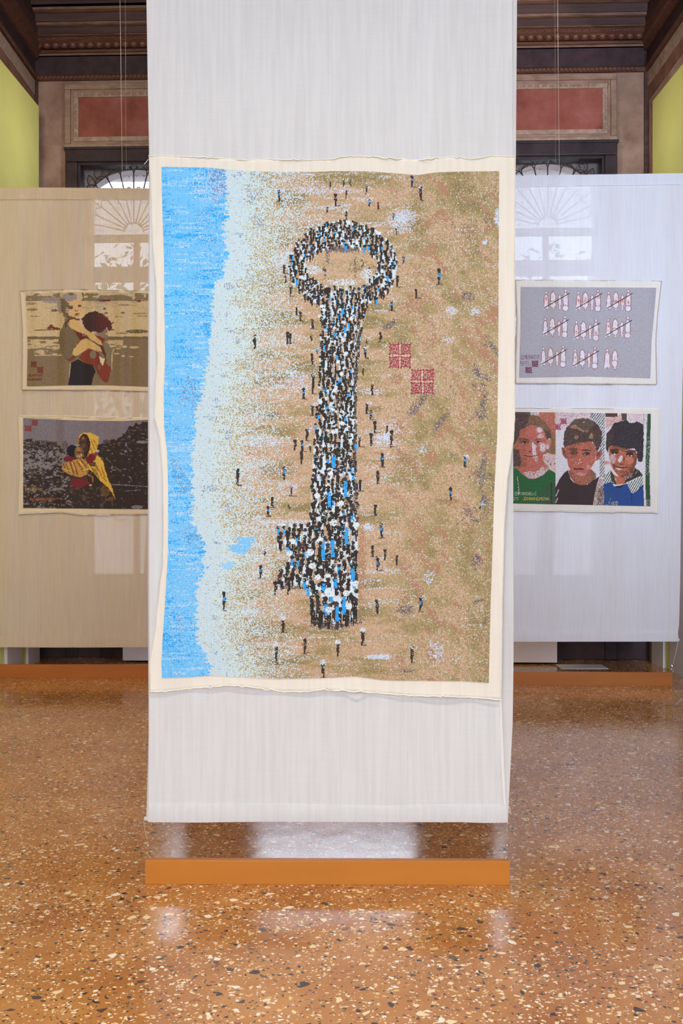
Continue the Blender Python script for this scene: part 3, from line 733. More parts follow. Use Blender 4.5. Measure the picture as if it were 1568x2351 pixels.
# ------------------------------------------------------------------ the two banners behind
def side_banner(tagtxt, D0, left, right, top, bot, cloth, foldf, hem_h, top_h, org):
    t = empty('hanging_banner', org); tag(t, tagtxt, 'banner', 'banners in the second row')
    pdp = plane_depth(D0)
    X, Y = coons(left, right, top, bot, 90, 110)
    link('cloth', grid_mesh('cloth', X, Y, pdp(X)+foldf(X, Y), org), cloth, t)
    bb = [(x, y-hem_h) for x, y in bot]
    lx = lambda y: float(interp(left, y)); rx = lambda y: float(interp(right, y))
    X, Y = coons([(bb[0][1], lx(bb[0][1])), (bot[0][1], lx(bot[0][1]))], [(bb[-1][1], rx(bb[-1][1])), (bot[-1][1], rx(bot[-1][1]))], [(lx(bb[0][1]), bb[0][1]), (rx(bb[-1][1]), bb[-1][1])], [(lx(bot[0][1]), bot[0][1]), (rx(bot[-1][1]), bot[-1][1])], 90, 6)
    link('hem', grid_mesh('hem', X, Y, pdp(X)+foldf(X, Y)-0.012, org), cloth, t)
    tt = [(x, y+top_h) for x, y in top]
    X, Y = coons([(top[0][1], lx(top[0][1])), (tt[0][1], lx(tt[0][1]))], [(top[-1][1], rx(top[-1][1])), (tt[-1][1], rx(tt[-1][1]))], top, tt, 90, 6)
    link('top_hem', grid_mesh('top_hem', X, Y, pdp(X)+foldf(X, Y)-0.014, org), cloth, t)
    rod(t, org, left[0][1]-3, right[0][1]+3, top[0][1]+5, top[-1][1]+5, D0+0.055, 0.014, 'top_rod')
    rod(t, org, left[-1][1]-3, right[-1][1]+2, bot[0][1]-4, bot[-1][1]-4, D0+0.055, 0.012)
    return t, pdp
def fold_l(X, Y):
    tp = np.clip((1487-Y)/1050, 0, 1)
    return (0.020*np.sin(X/9.5+Y/800)+0.014*np.sin(X/21.0+1+Y/600)+0.008*np.sin(X/5.3+2))*(0.35+0.65*tp)*(1-0.8*g(Y, 432, 30))+0.012*np.sin(Y/160+X/70)
def fold_r(X, Y):
    return 0.012*np.sin(X/24.0+Y/900)+0.008*np.sin(X/11.0+1)+0.012*np.sin(Y/210+X/90)
OL = (-2.5, 9.35, 0.29); OR = (2.25, 8.94, 0.29)
ban_l, pd_l = side_banner('tan-lit sheer banner behind the left edge, with two stitched pictures of children', 9.27, [(431, -26), (1487, -22)], [(432, 372), (1487, 368)], [(-26, 431.5), (100, 430.5), (372, 432.5)], [(-22, 1486), (150, 1487), (368, 1486)], M['cloth_l'], fold_l, 25, 27, OL)
ban_r, pd_r = side_banner('bluish-white sheer banner behind the right edge, with two stitched pictures', 9.05, [(404, 1160), (1473, 1155)], [(397, 1571), (700, 1570), (1000, 1565), (1300, 1562), (1440, 1559), (1450, 1556), (1474, 1558)], [(1160, 404), (1300, 401.5), (1571, 397.5)], [(1155, 1473.5), (1558, 1473)], M['cloth_r'], fold_r, 24, 26, OR)
# suspension lines
wire(ban_l, OL, [(281, 437, 9.3), (280.5, 385, 9.3), (275.5, 0, 9.3), (272, ((H-6.85)*F/9.3+HY), 9.3)], 0.0014, 'suspension_line')
wire(ban_l, OL, [(291, 437, 9.3), (290, 380, 9.3), (289, 300, 9.3), (287, ((H-6.85)*F/9.3+HY), 9.3)], 0.0006, 'suspension_line')
wire(ban_r, OR, [(1285, 408, 8.95), (1284, 385, 8.95), (1280, 0, 8.95), (1278, ((H-6.85)*F/8.95+HY), 8.95)], 0.0013, 'suspension_line')
wire(ban_r, OR, [(1276, 408, 8.95), (1275, 280, 8.95), (1273, ((H-6.85)*F/8.95+HY), 8.95)], 0.0005, 'suspension_line')
wire(ban_r, OR, [(1557.5, 1470, 8.92), (1545, 1526, 8.92)], 0.0020)
c = P(1543, 1530, 8.9)-Vector(OR)
mb = MB(); mb.sphere(c, 0.016, 1, 1, 1.2); mb.tube([c+Vector((0, 0, -0.01)), c+Vector((-0.012, 0, -0.045))], 0.004, 5); mb.build('crimp', M['steel'], ban_r, sm=True)
wire(ban_l, OL, [(-20, 1484, 9.33), (-4, 1508, 9.33), (-6, 1524, 9.33)], 0.0020)

def outline_panel(banner_, org, pdp, ff, L_, R_, T_, B_, canvas, thread, name='canvas_panel', seam_r=0.0035):
    df = lambda X, Y: pdp(X)+ff(X, Y)-0.018
    X, Y = coons(L_, R_, T_, B_, 70, 50)
    o = link(name, grid_mesh(name, X, Y, df(X, Y), org), canvas, banner_)
    so = o.modifiers.new('thickness', 'SOLIDIFY'); so.thickness = 0.002; so.offset = -1
    for tb in (T_, B_, [(x, y) for y, x in L_], [(x, y) for y, x in R_]):
        cord('seam', edge_pts(tb, df), thread, o, org, seam_r, dz=-0.003, wob=0.35, step=4)
    return df, o
df_l1, pan_l1 = outline_panel(ban_l, OL, pd_l, fold_l, [(667.5, 46), (755, 51.6), (888, 50.5), (895, 50.5)], [(668, 352), (899, 352)], [(46, 667.5), (184, 664), (352, 669)], [(50.5, 895), (243, 896), (352, 899.5)], M['canvas_l'], M['thread_brown'])
df_l2, pan_l2 = outline_panel(ban_l, OL, pd_l, fold_l, [(954, 42.5), (1045, 47), (1180, 43.6)], [(960, 352), (1181, 352)], [(42.5, 954), (147, 955), (352, 960)], [(43.6, 1180), (126, 1175.7), (195, 1182.6), (352, 1181.4)], M['canvas_l'], M['thread'])
df_r1, pan_r1 = outline_panel(ban_r, OR, pd_r, fold_r, [(643, 1183.4), (734, 1187), (817, 1184.7), (880, 1183.4)], [(645.6, 1519), (734, 1508.7), (786, 1506), (882.4, 1507.4)], [(1183.4, 643), (1519, 645.6)], [(1183.4, 880), (1507.4, 882.4)], M['canvas_r'], M['thread_brown'])
df_r2, pan_r2 = outline_panel(ban_r, OR, pd_r, fold_r, [(935.6, 1168), (1172, 1168)], [(938, 1516.5), (1177.6, 1511)], [(1168, 935.6), (1516.5, 938)], [(1168, 1172), (1511, 1177.6)], M['canvas_r'], M['thread'])

# ------------------------------------------------------------------ beams holding the banners down
def beam(x0, y0, x1, y1, hgt, thick, matl, label, hooks):
    D0 = F*H/(y0-HY); D1 = F*H/(y1-HY)
    a = P(x0, y0, D0); b_ = P(x1, y1, D1); d = b_-a; ln = d.length
    t = empty('wooden_beam', (a.x, a.y, 0)); t.rotation_euler = (0, 0, math.atan2(d.y, d.x)); tag(t, label, 'beam', 'timber beams under the banners')
    MB().box(0, ln, 0, thick, 0, hgt).build('timber', matl, t, bevel=0.0015)
    for u, flip in hooks:
        pts = [(u, thick*.45, hgt-0.006), (u, thick*.45, hgt+0.008)]
        for i in range(11):
            th = -math.pi*0.5+math.pi*1.35*i/10
            pts.append((u-flip*0.0105*math.cos(th)*1.0+flip*0.002, thick*.45, hgt+0.0205+0.0115*math.sin(th)))
        MB().tube(pts, 0.0016, 6).build('hook', M['steel'], t, sm=True)
    return t
beam(333, 2030.5, 1171, 2032.5, 0.0985, 0.034, M['beam'], 'ochre varnished timber beam on the floor under the foreground banner', [(0.018, 1), (1.478, -1)])
beam(-28, 1556.5, 385, 1557.5, 0.1265, 0.034, M['beam_shaded'], 'shade-darkened timber beam on the floor under the left tan-lit banner', [(0.06, 1)])
beam(1140, 1573, 1544, 1575.5, 0.1215, 0.034, M['beam_shaded'], 'shade-darkened timber beam on the floor under the right bluish banner', [(1.57, -1)])
# ------------------------------------------------------------------ the stitched pictures: one quad for each stitch, its thread colour painted here
def vnoise(X, Y, sx, sy, seed):
    r = np.random.default_rng(seed); t = r.random((257, 257))
    a = np.abs(X/sx+1000.0); b_ = np.abs(Y/sy+1000.0)
    i = np.floor(a).astype(int); j = np.floor(b_).astype(int); fx = a-i; fy = b_-j
    fx = fx*fx*(3-2*fx); fy = fy*fy*(3-2*fy); i %= 256; j %= 256
    return (t[j, i]*(1-fx)+t[j, i+1]*fx)*(1-fy)+(t[j+1, i]*(1-fx)+t[j+1, i+1]*fx)*fy
def fbm(X, Y, sx, sy, seed): return 0.55*vnoise(X, Y, sx, sy, seed)+0.30*vnoise(X, Y, sx/2.2, sy/2.2, seed+1)+0.15*vnoise(X, Y, sx/4.7, sy/4.7, seed+2)
def sstep(a, b_, x): t = np.clip((x-a)/(b_-a), 0, 1); return t*t*(3-2*t)

FONT = {'A': [(0,0,2,6),(2,6,4,0),(1,2,3,2)], 'B': [(0,0,0,6),(0,6,3,6),(3,6,4,5),(4,4,3,3),(0,3,3,3),(3,3,4,2),(4,1,3,0),(3,0,0,0),(4,5,4,4),(4,2,4,1)],
 'D': [(0,0,0,6),(0,6,2,6),(2,6,4,4),(4,4,4,2),(4,2,2,0),(2,0,0,0)], 'E': [(0,0,0,6),(0,6,4,6),(0,3,3,3),(0,0,4,0)], 'F': [(0,0,0,6),(0,6,4,6),(0,3,3,3)],
 'G': [(4,5,3,6),(3,6,1,6),(1,6,0,4),(0,4,0,2),(0,2,1,0),(1,0,4,0),(4,0,4,3),(4,3,2,3)], 'H': [(0,0,0,6),(4,0,4,6),(0,3,4,3)], 'I': [(2,0,2,6),(1,6,3,6),(1,0,3,0)],
 'J': [(4,6,4,1),(4,1,2,0),(2,0,0,1),(2,6,4,6)], 'K': [(0,0,0,6),(0,3,4,6),(0,3,4,0)], 'L': [(0,6,0,0),(0,0,4,0)], 'M': [(0,0,0,6),(0,6,2,3),(2,3,4,6),(4,6,4,0)],
 'N': [(0,0,0,6),(0,6,4,0),(4,0,4,6)], 'O': [(0,1,0,5),(0,5,1,6),(1,6,3,6),(3,6,4,5),(4,5,4,1),(4,1,3,0),(3,0,1,0),(1,0,0,1)], 'P': [(0,0,0,6),(0,6,3,6),(3,6,4,5),(4,5,4,4),(4,4,3,3),(3,3,0,3)],
 'R': [(0,0,0,6),(0,6,3,6),(3,6,4,5),(4,5,4,4),(4,4,3,3),(3,3,0,3),(2,3,4,0)], 'S': [(4,6,0,6),(0,6,0,3),(0,3,4,3),(4,3,4,0),(4,0,0,0)], 'T': [(0,6,4,6),(2,6,2,0)],
 'U': [(0,6,0,0),(0,0,4,0),(4,0,4,6)], 'W': [(0,6,1,0),(1,0,2,4),(2,4,3,0),(3,0,4,6)], 'C': [(4,6,0,6),(0,6,0,0),(0,0,4,0)], '.': [(1,0,2,0),(1,1,2,1)], ' ': []}

class Pic:
    def __init__(s, G, seed, tr=(0, 0, 1, 1)):
        X, Y = G; s.X = (X[:-1, :-1]+X[1:, 1:]+X[:-1, 1:]+X[1:, :-1])/4; s.Y = (Y[:-1, :-1]+Y[1:, 1:]+Y[:-1, 1:]+Y[1:, :-1])/4
        s.c = np.zeros(s.X.shape+(3,)); s.r = np.random.default_rng(seed); s.seed = seed
        s.x0, s.x1 = float(s.X.min()), float(s.X.max()); s.y0, s.y1 = float(s.Y.min()), float(s.Y.max())
        s.ox = s.oy = 0.0; s.k = 1.0; s.sat = 1.0; s.grain = 0.02
        s.px = (s.x1-s.x0)/s.X.shape[1]
    def crop(s, ox, oy, k): s.ox, s.oy, s.k = ox, oy, k; return s
    def t(s, x, y): return s.ox+x/s.k, s.oy+y/s.k
    def win(s, a, b_, c, d):
        nv, nu = s.X.shape; mg = 16
        i0 = int((a-s.x0)/(s.x1-s.x0)*nu)-mg; i1 = int((c-s.x0)/(s.x1-s.x0)*nu)+mg
        j0 = int((b_-s.y0)/(s.y1-s.y0)*nv)-mg; j1 = int((d-s.y0)/(s.y1-s.y0)*nv)+mg
        return slice(max(0, j0), max(0, min(nv, j1))), slice(max(0, i0), max(0, min(nu, i1)))
    def put(s, w_, mask, col, p=1.0):
        if p is not None and not (isinstance(p, float) and p >= 1.0): mask = mask & (s.r.random(mask.shape) < p)
        s.c[w_][mask] = col
    def poly(s, pts, col, p=1.0, jit=0.0):
        q = np.array([s.t(*a) for a in pts]); w_ = s.win(q[:, 0].min(), q[:, 1].min(), q[:, 0].max(), q[:, 1].max())
        X, Y = s.X[w_], s.Y[w_]
        if X.size == 0: return
        if jit: X = X+(vnoise(X, Y, 4*jit, 4*jit, s.seed+5)-.5)*4*jit; Y = Y+(vnoise(X, Y, 4*jit, 4*jit, s.seed+9)-.5)*4*jit
        m_ = np.zeros(X.shape, bool); n = len(q)
        for i in range(n):
            (xa, ya), (xb, yb) = q[i], q[(i+1) % n]
            if ya == yb: continue
            c = (ya > Y) != (yb > Y)
            m_ ^= c & (X < (xb-xa)*(Y-ya)/(yb-ya)+xa)
        s.put(w_, m_, col, p)
    def ell(s, cx, cy, rx, ry, col, p=1.0, soft=False, ang=0.0):
        cx, cy = s.t(cx, cy); rx /= s.k; ry /= s.k; rm = max(rx, ry)
        w_ = s.win(cx-rm, cy-rm, cx+rm, cy+rm); X, Y = s.X[w_]-cx, s.Y[w_]-cy
        if X.size == 0: return
        if ang: ca, sa = math.cos(ang), math.sin(ang); X, Y = X*ca+Y*sa, -X*sa+Y*ca
        d = (X/rx)**2+(Y/ry)**2
        s.put(w_, d < 1, col, np.clip(1.3*(1-d), 0, 1)*p if soft else p)
    def rect(s, a, b_, c, d, col, p=1.0): s.poly([(a, b_), (c, b_), (c, d), (a, d)], col, p)
    def line(s, xa, ya, xb, yb, wd, col, p=1.0):
        xa, ya = s.t(xa, ya); xb, yb = s.t(xb, yb); wd = max(wd/s.k, s.px*0.55)
        w_ = s.win(min(xa, xb)-wd, min(ya, yb)-wd, max(xa, xb)+wd, max(ya, yb)+wd); X, Y = s.X[w_], s.Y[w_]
        if X.size == 0: return
        dx, dy = xb-xa, yb-ya; l2 = dx*dx+dy*dy+1e-9
        u = np.clip(((X-xa)*dx+(Y-ya)*dy)/l2, 0, 1)
        s.put(w_, np.hypot(X-xa-u*dx, Y-ya-u*dy) < wd/2, col, p)
    def text(s, txt, x, y, wd, hh, col, lw, adv=1.28):
        for i, ch in enumerate(txt):
            for a, b_, c, d in FONT.get(ch, []):
                s.line(x+i*wd*adv+a/4*wd, y+hh-b_/6*hh, x+i*wd*adv+c/4*wd, y+hh-d/6*hh, lw, col)
    def motif(s, a, b_, c, d, n, col, back=None, double=False):
        """square of eight-pointed stars, counted in stitches"""
        xa, ya = s.t(a, b_); xc, yc = s.t(c, d); w_ = s.win(xa, ya, xc, yc); X, Y = s.X[w_], s.Y[w_]
        m_ = (X >= xa) & (X < xc) & (Y >= ya) & (Y < yc)
        I = np.clip(((X-xa)/(xc-xa)*n).astype(int), 0, n-1); J = np.clip(((Y-ya)/(yc-ya)*n).astype(int), 0, n-1)
        if double:
            h_ = n//2; sep = (I == h_) | (J == h_); I2 = np.where(I > h_, I-h_-1, I); J2 = np.where(J > h_, J-h_-1, J); c_ = (h_-1)/2
        else: sep = np.zeros(I.shape, bool); I2, J2, c_ = I, J, (n-1)/2
        ax, ay = np.abs(I2-c_), np.abs(J2-c_); mx, mn = np.maximum(ax, ay), np.minimum(ax, ay)
        gap = ((mn == 0) & (mx > 1) & (mx % 2 == 0)) | ((np.abs(ax-ay) < 0.5) & (mx > 0.6) & (mx < c_-1)) | ((mx > c_-0.6) & (mn > c_-3.2) & (mn < c_-1.6)) | ((mx > c_-2.6) & (mx < c_-1.4) & (mn > c_-1.6+0.0) & (mn < c_-0.4)) | ((np.abs(mx-mn*2) < 0.6) & (mx > 2.5)) | ((mx > c_-0.6) & (mn < 1.1))
        gap |= sep
        on_ = m_ & ~gap
        if back is not None: s.put(w_, m_ & gap, back, 0.75)
        s.put(w_, on_, col)
    def colors(s, illum, k=1.0):
        gr = s.c.mean(-1, keepdims=True); c = gr+(s.c-gr)*s.sat
        c = c*(1+s.r.normal(0, s.grain, s.c.shape[:2])[..., None]); c = c*(1.0+0.05*(np.arange(c.shape[0]) % 2)[:, None, None]-0.025+0.05*(np.arange(c.shape[1]) % 2)[None, :, None]-0.025); c = np.clip(c, 0, 255)/255
        lin = np.where(c <= 0.04045, c/12.92, ((c+0.055)/1.055)**2.4)
        return np.clip(lin/np.array(illum)*k, 0.004, 0.93)

# ---- the key made of a crowd
def paint_main(G):
    s = Pic(G, 21); X, Y, R = s.X, s.Y, s.r
    sand, olive, dol, brown, lav, pur = (204, 169, 140), (174, 152, 110), (148, 129, 90), (178, 134, 106), (207, 216, 234), (112, 102, 108)
    c = s.c; c[:] = sand
    rr = lambda: R.random(X.shape)
    wr = sstep(850, 980, X)
    n_l = fbm(X, Y, 95, 22, 3)
    n_r = 0.5*fbm(X*0.80-Y*0.60, X*0.60+Y*0.80, 30, 78, 8)+0.5*fbm(X, Y, 44, 30, 9)
    n = n_l*(1-wr)+n_r*wr
    po = np.clip((n-0.44)*4.2, 0, 0.8)+0.18+0.14*wr+0.20*sstep(1040, 1130, X); c[rr() < po] = olive
    c[rr() < np.clip((n-0.58)*4.2, 0, .75)+0.08*wr] = dol
    nb = fbm(X*0.73-Y*0.68, X*0.68+Y*0.73, 18, 48, 31); c[(rr() < np.clip((nb-0.60)*5, 0, .75)*(0.25+wr))] = brown
    npur = fbm(X, Y, 26, 26, 44); c[rr() < np.clip((npur-0.66)*4, 0, .6)*sstep(1010, 1110, X)] = pur
    c[rr() < 0.5*sstep(1090, 1140, X)*sstep(1000, 1200, Y)] = dol
    # pale streaks on the sand
    ns = fbm(X, Y, 60, 7, 55); ng = vnoise(X, Y, 130, 60, 57)
    c[rr() < np.clip((ns-0.58)*4, 0, .42)*sstep(.40, .75, ng)*(1-0.75*wr)] = lav
    c[rr() < 0.03] = (214, 196, 176)
    for cx, cy, rx, ry, p in ((925, 505, 38, 34, .6), (690, 580, 40, 14, .75), (655, 600, 60, 22, .45), (1143, 500, 9, 26, .7), (1113, 556, 9, 7, .8), (1036, 713, 16, 12, .6), (970, 1030, 18, 14, .4), (880, 1004, 26, 12, .7), (845, 1210, 18, 10, .7), (870, 1508, 36, 7, .85), (1000, 1495, 22, 26, .4), (820, 1115, 18, 10, .5), (600, 1070, 90, 26, .25), (690, 870, 40, 40, .3), (850, 900, 40, 9, .5), (1030, 780, 18, 9, .4), (610, 1012, 80, 16, .4), (1090, 715, 14, 9, .4), (640, 1200, 90, 9, .55), (560, 1405, 40, 8, .7), (985, 1325, 14, 20, .35), (660, 1120, 30, 20, .25)): s.ell(cx, cy, rx, ry, lav, p, True)
    for cx, cy, rx, ry, p in ((650, 552, 30, 16, .7), (700, 840, 40, 16, .7), (600, 880, 60, 10, .4), (620, 955, 40, 12, .5), (640, 1080, 50, 24, .6), (740, 780, 20, 8, .3), (620, 1440, 80, 14, .4), (560, 1470, 50, 8, .5), (960, 520, 30, 26, .5), (1085, 550, 24, 60, .4), (1060, 450, 30, 40, .4), (1075, 1250, 22, 60, .5), (930, 1070, 34, 40, .4), (860, 940, 26, 10, .6), (930, 1390, 18, 30, .4), (990, 1270, 20, 14, .6), (1020, 1150, 30, 10, .5), (1090, 1450, 28, 50, .4), (770, 410, 120, 12, .35)): s.ell(cx, cy, rx, ry, dol, p, True)
    for cx, cy, rx, ry, a_ in ((957, 932, 12, 44, .7), (1012, 970, 10, 40, .6), (1110, 930, 10, 40, .2), (1108, 1080, 9, 60, .1), (1112, 1150, 12, 24, 0), (930, 1400, 24, 16, 0), (1095, 1290, 14, 24, 0), (1075, 680, 20, 14, .4), (895, 745, 26, 10, -.6), (935, 1540, 24, 6, 0), (1100, 1380, 18, 6, -.3), (640, 868, 22, 6, 0), (470+160, 952, 20, 6, 0)): s.ell(cx, cy, rx, ry, pur, .55, True, a_)
    for cx, cy, rx, ry, a_ in ((1000, 500, 14, 40, .9), (985, 575, 12, 34, .8), (945, 700, 34, 22, -.5), (1072, 530, 16, 14, 0), (1065, 760, 16, 14, 0), (1018, 985, 14, 34, .6), (830, 1300, 12, 120, 0), (700, 1470, 10, 60, 0), (965, 1240, 34, 10, -.5), (910, 870, 20, 14, 0)): s.ell(cx, cy, rx, ry, brown, .6, True, a_)
    # foam and sea
    bx = interp([(380, 520), (400, 516), (450, 522), (540, 514), (580, 520), (600, 519), (640, 508), (655, 492), (700, 489), (760, 485), (830, 478), (850, 470), (900, 464), (930, 452), (960, 447), (1030, 445), (1036, 438), (1110, 443), (1190, 440), (1210, 446), (1245, 470), (1300, 468), (1340, 455), (1400, 450), (1470, 455), (1500, 468), (1525, 482), (1557, 488)], Y)
    bj = bx+(vnoise(X, Y, 5, 4, 61)-.5)*14+(vnoise(X, Y, 60, 3, 62)-.5)*16
    u = X-bj
    pale = (207, 224, 226); pale2 = (196, 216, 232)
    pf = np.where(u < 38, 0.97, np.where(u < 75, 0.97-(u-38)/37*0.30, np.clip(0.67-(u-75)/120*0.5, 0.05, 1)))
    pf = np.clip(pf+(fbm(X, Y, 50, 9, 66)-.5)*0.5*(u > 40), 0, 0.985)*(1-sstep(190, 300, u)*0.75)
    pk = rr(); c[(u > 0) & (pk < pf)] = pale; c[(u > 0) & (u < 45) & (rr() < .25)] = pale2
    dots = (u > 26) & (u < 110) & (pk >= pf) & (rr() < .8); c[dots] = (186, 164, 112)
    c[(u > 20) & (u < 100) & (rr() < 0.30*sstep(.62, .8, fbm(X, Y, 26, 20, 67)))] = (140, 152, 182)
    sea = u <= 0
    c[sea] = (124, 199, 251)
    dk = fbm(X, Y, 34, 5, 71); big = vnoise(X, Y, 60, 50, 73)
    pdk = np.clip((dk-0.44)*4.0, 0, .9)*sstep(.22, .75, big)+0.05; c[sea & (rr() < pdk)] = (52, 170, 243)
    lt = fbm(X, Y, 46, 4, 75); c[sea & (rr() < np.clip((lt-0.60)*5, 0, .7))] = (186, 217, 245)
    c[sea & (u > -45) & (rr() < 0.34*sstep(.5, .8, fbm(X, Y, 40, 40, 77)))] = (128, 146, 178)
    c[sea & (u > -60) & (rr() < 0.25)] = (150, 205, 246)
    s.ell(500, 420, 24, 50, (132, 144, 176), .38, True); s.ell(480, 425, 55, 45, (188, 216, 245), .30, True)
    s.poly([(520, 1250), (548, 1248), (545, 1233), (582, 1232), (583, 1244), (573, 1258), (563, 1272), (545, 1272), (527, 1262)], (132, 200, 248), .92, 2)
    s.poly([(505, 1292), (530, 1290), (541, 1296), (532, 1304), (510, 1304)], (150, 208, 246), .8, 2)
    # lone figures: (x, head row, height, blue?)
    dark = (62, 54, 52); blue = (58, 164, 236); wht = (212, 226, 236)
    lone = [(640, 440, 22, 1), (758, 420, 14, 0), (789, 414, 16, 0), (804, 415, 12, 0), (770, 448, 24, 0), (795, 440, 16, 0), (841, 430, 16, 0), (848, 460, 14, 1), (868, 467, 14, 0), (752, 477, 14, 0), (795, 488, 16, 0), (904, 492, 12, 1), (910, 527, 12, 1), (946, 406, 22, 1), (966, 432, 28, 0), (926, 591, 14, 1), (913, 636, 22, 0), (955, 666, 18, 0), (1008, 620, 34, 1), (899, 692, 22, 1), (652, 610, 18, 0), (655, 636, 14, 0), (668, 662, 18, 0), (681, 708, 16, 0), (690, 718, 20, 0), (717, 735, 20, 0), (746, 618, 24, 1), (832, 598, 16, 0), (848, 616, 20, 0), (585, 772, 30, 0), (660, 765, 24, 0), (667, 768, 20, 0), (715, 770, 12, 0), (873, 766, 20, 0), (842, 780, 10, 0), (728, 800, 12, 1), (716, 815, 22, 0), (838, 800, 22, 1), (834, 848, 14, 0), (855, 886, 22, 0), (719, 862, 42, 0), (697, 894, 22, 1), (718, 932, 22, 0), (842, 928, 22, 0), (852, 944, 20, 1), (860, 970, 24, 0), (852, 998, 26, 0), (889, 980, 14, 0), (899, 992, 34, 0), (825, 1005, 20, 0), (878, 1044, 28, 1), (867, 1085, 26, 0), (705, 988, 24, 0), (677, 1012, 22, 0), (693, 1014, 22, 1), (712, 1026, 12, 0), (692, 1040, 26, 0), (653, 1075, 26, 1), (546, 1080, 34, 0), (827, 1105, 22, 0), (669, 1120, 18, 0), (625, 1144, 20, 0), (615, 1165, 20, 1), (1068, 1050, 22, 1), (1034, 1122, 26, 1), (862, 1162, 24, 0), (875, 1205, 30, 1), (855, 1256, 22, 0), (884, 1264, 22, 0), (867, 1284, 26, 1), (911, 1278, 20, 0), (608, 1264, 12, 0), (598, 1302, 26, 1), (514, 1362, 40, 1), (966, 1374, 30, 1), (865, 1380, 30, 0), (650, 1426, 26, 0), (833, 1452, 30, 0), (634, 1486, 38, 0), (776, 1482, 26, 0), (946, 1488, 34, 0), (700, 1470, 30, 0), (741, 1526, 30, 0), (717, 1416, 14, 0), (663, 1160, 8, 0), (1103, 1160, 8, 0)]
    for x, y, h_, bl in lone:
        k = h_/24.0
        s.ell(x, y, 3.9*min(k, 1.15), 3.4*min(k+.2, 1.2), dark, .95)
        s.ell(x+R.normal(0, .6), y+h_*.36, 3.3*min(k, 1.1), h_*.34, dark, .9)
        if bl: s.rect(x-2.6, y+h_*.22, x+2.8, y+h_*.5, blue, .85)
        s.line(x+R.normal(0, .8), y+h_*.5, x+R.normal(0, 1), y+h_*.93, 4.2 if h_ > 18 else 3, dark, .92)
        if h_ > 17 and R.random() < .75: s.line(x-6*R.random(), y+h_, x+6+6*R.random(), y+h_+R.normal(0, .6), 2.2, (96, 84, 84), .85)
        if R.random() < .4: s.ell(x+R.normal(4, 3), y-2, 7, 5, lav, .35)
    for x, y in ((650, 1419), (634, 1479), (776, 1474), (741, 1520), (833, 1446)): s.ell(x, y, 7, 5, wht, .8)
    # the key
    ring_o = ((X-787)/125)**2+((Y-608)/102)**2; ring_i = ((X-786)/82)**2+((Y-611)/48)**2
    key = (ring_o < 1) & (ring_i > 1)
    inner = ring_i <= 1
    c[inner & (rr() < .5)] = (206, 174, 142)
    s.ell(786, 572, 76, 9, (108, 98, 102), .75, True); s.ell(752, 590, 5, 22, (120, 108, 106), .5, True); s.ell(815, 610, 4, 40, (120, 108, 106), .5, True)
    s.ell(720, 620, 22, 14, wht, .6, True); s.ell(790, 648, 40, 10, wht, .65, True); s.ell(842, 630, 16, 18, wht, .6, True)
    def polymask(pts):
        q = np.array(pts, float); m_ = np.zeros(X.shape, bool)
        for i in range(len(q)):
            (xa, ya), (xb, yb) = q[i], q[(i+1) % len(q)]
            if ya != yb: m_ ^= ((ya > Y) != (yb > Y)) & (X < (xb-xa)*(Y-ya)/(yb-ya)+xa)
        return m_
    Pk = [[(730, 690), (846, 690), (838, 738), (737, 738)], [(739, 720), (834, 720), (820, 860), (817, 1000), (821, 1240), (820, 1410), (795, 1432), (716, 1420), (709, 1330), (712, 1180), (722, 1000), (733, 860)], [(636, 1204), (716, 1200), (716, 1260), (636, 1258)], [(665, 1256), (716, 1256), (716, 1302), (660, 1302)], [(631, 1318), (664, 1293), (716, 1293), (716, 1348), (631, 1342)]]
    for q in Pk: key |= polymask(q)
    s.ell(760, 1436, 55, 12, (96, 86, 88), .75, True); s.ell(810, 1425, 30, 12, (100, 90, 90), .6, True)
    s.rect(640, 1254, 690, 1262, (92, 82, 82), .7); s.rect(640, 1344, 706, 1353, (104, 94, 94), .65)
    vs = vnoise(X, Y, 4.2, 15, 91); v2 = vnoise(X, Y, 7, 20, 92)
    c[key] = (196, 166, 140); c[key & (vs >= .48)] = (200, 216, 222); c[key & (vs > .68)] = (220, 230, 238); c[key & (vs < .48) & (rr() < .25)] = (166, 146, 118)
    st = []
    y = 500.0
    while y < 1432:
        k = float(np.interp(y, [500, 700, 900, 1150, 1430], [.78, .84, .9, 1.15, 1.5]))
        x = 628+R.random()*6
        while x < 925:
            xx = x+R.normal(0, 2.6); yy = y+R.normal(0, 2.8*k)
            st.append((yy, xx, k)); x += 9.0*k+R.random()*3.0
        y += 8.6*k
    nv, nu = X.shape
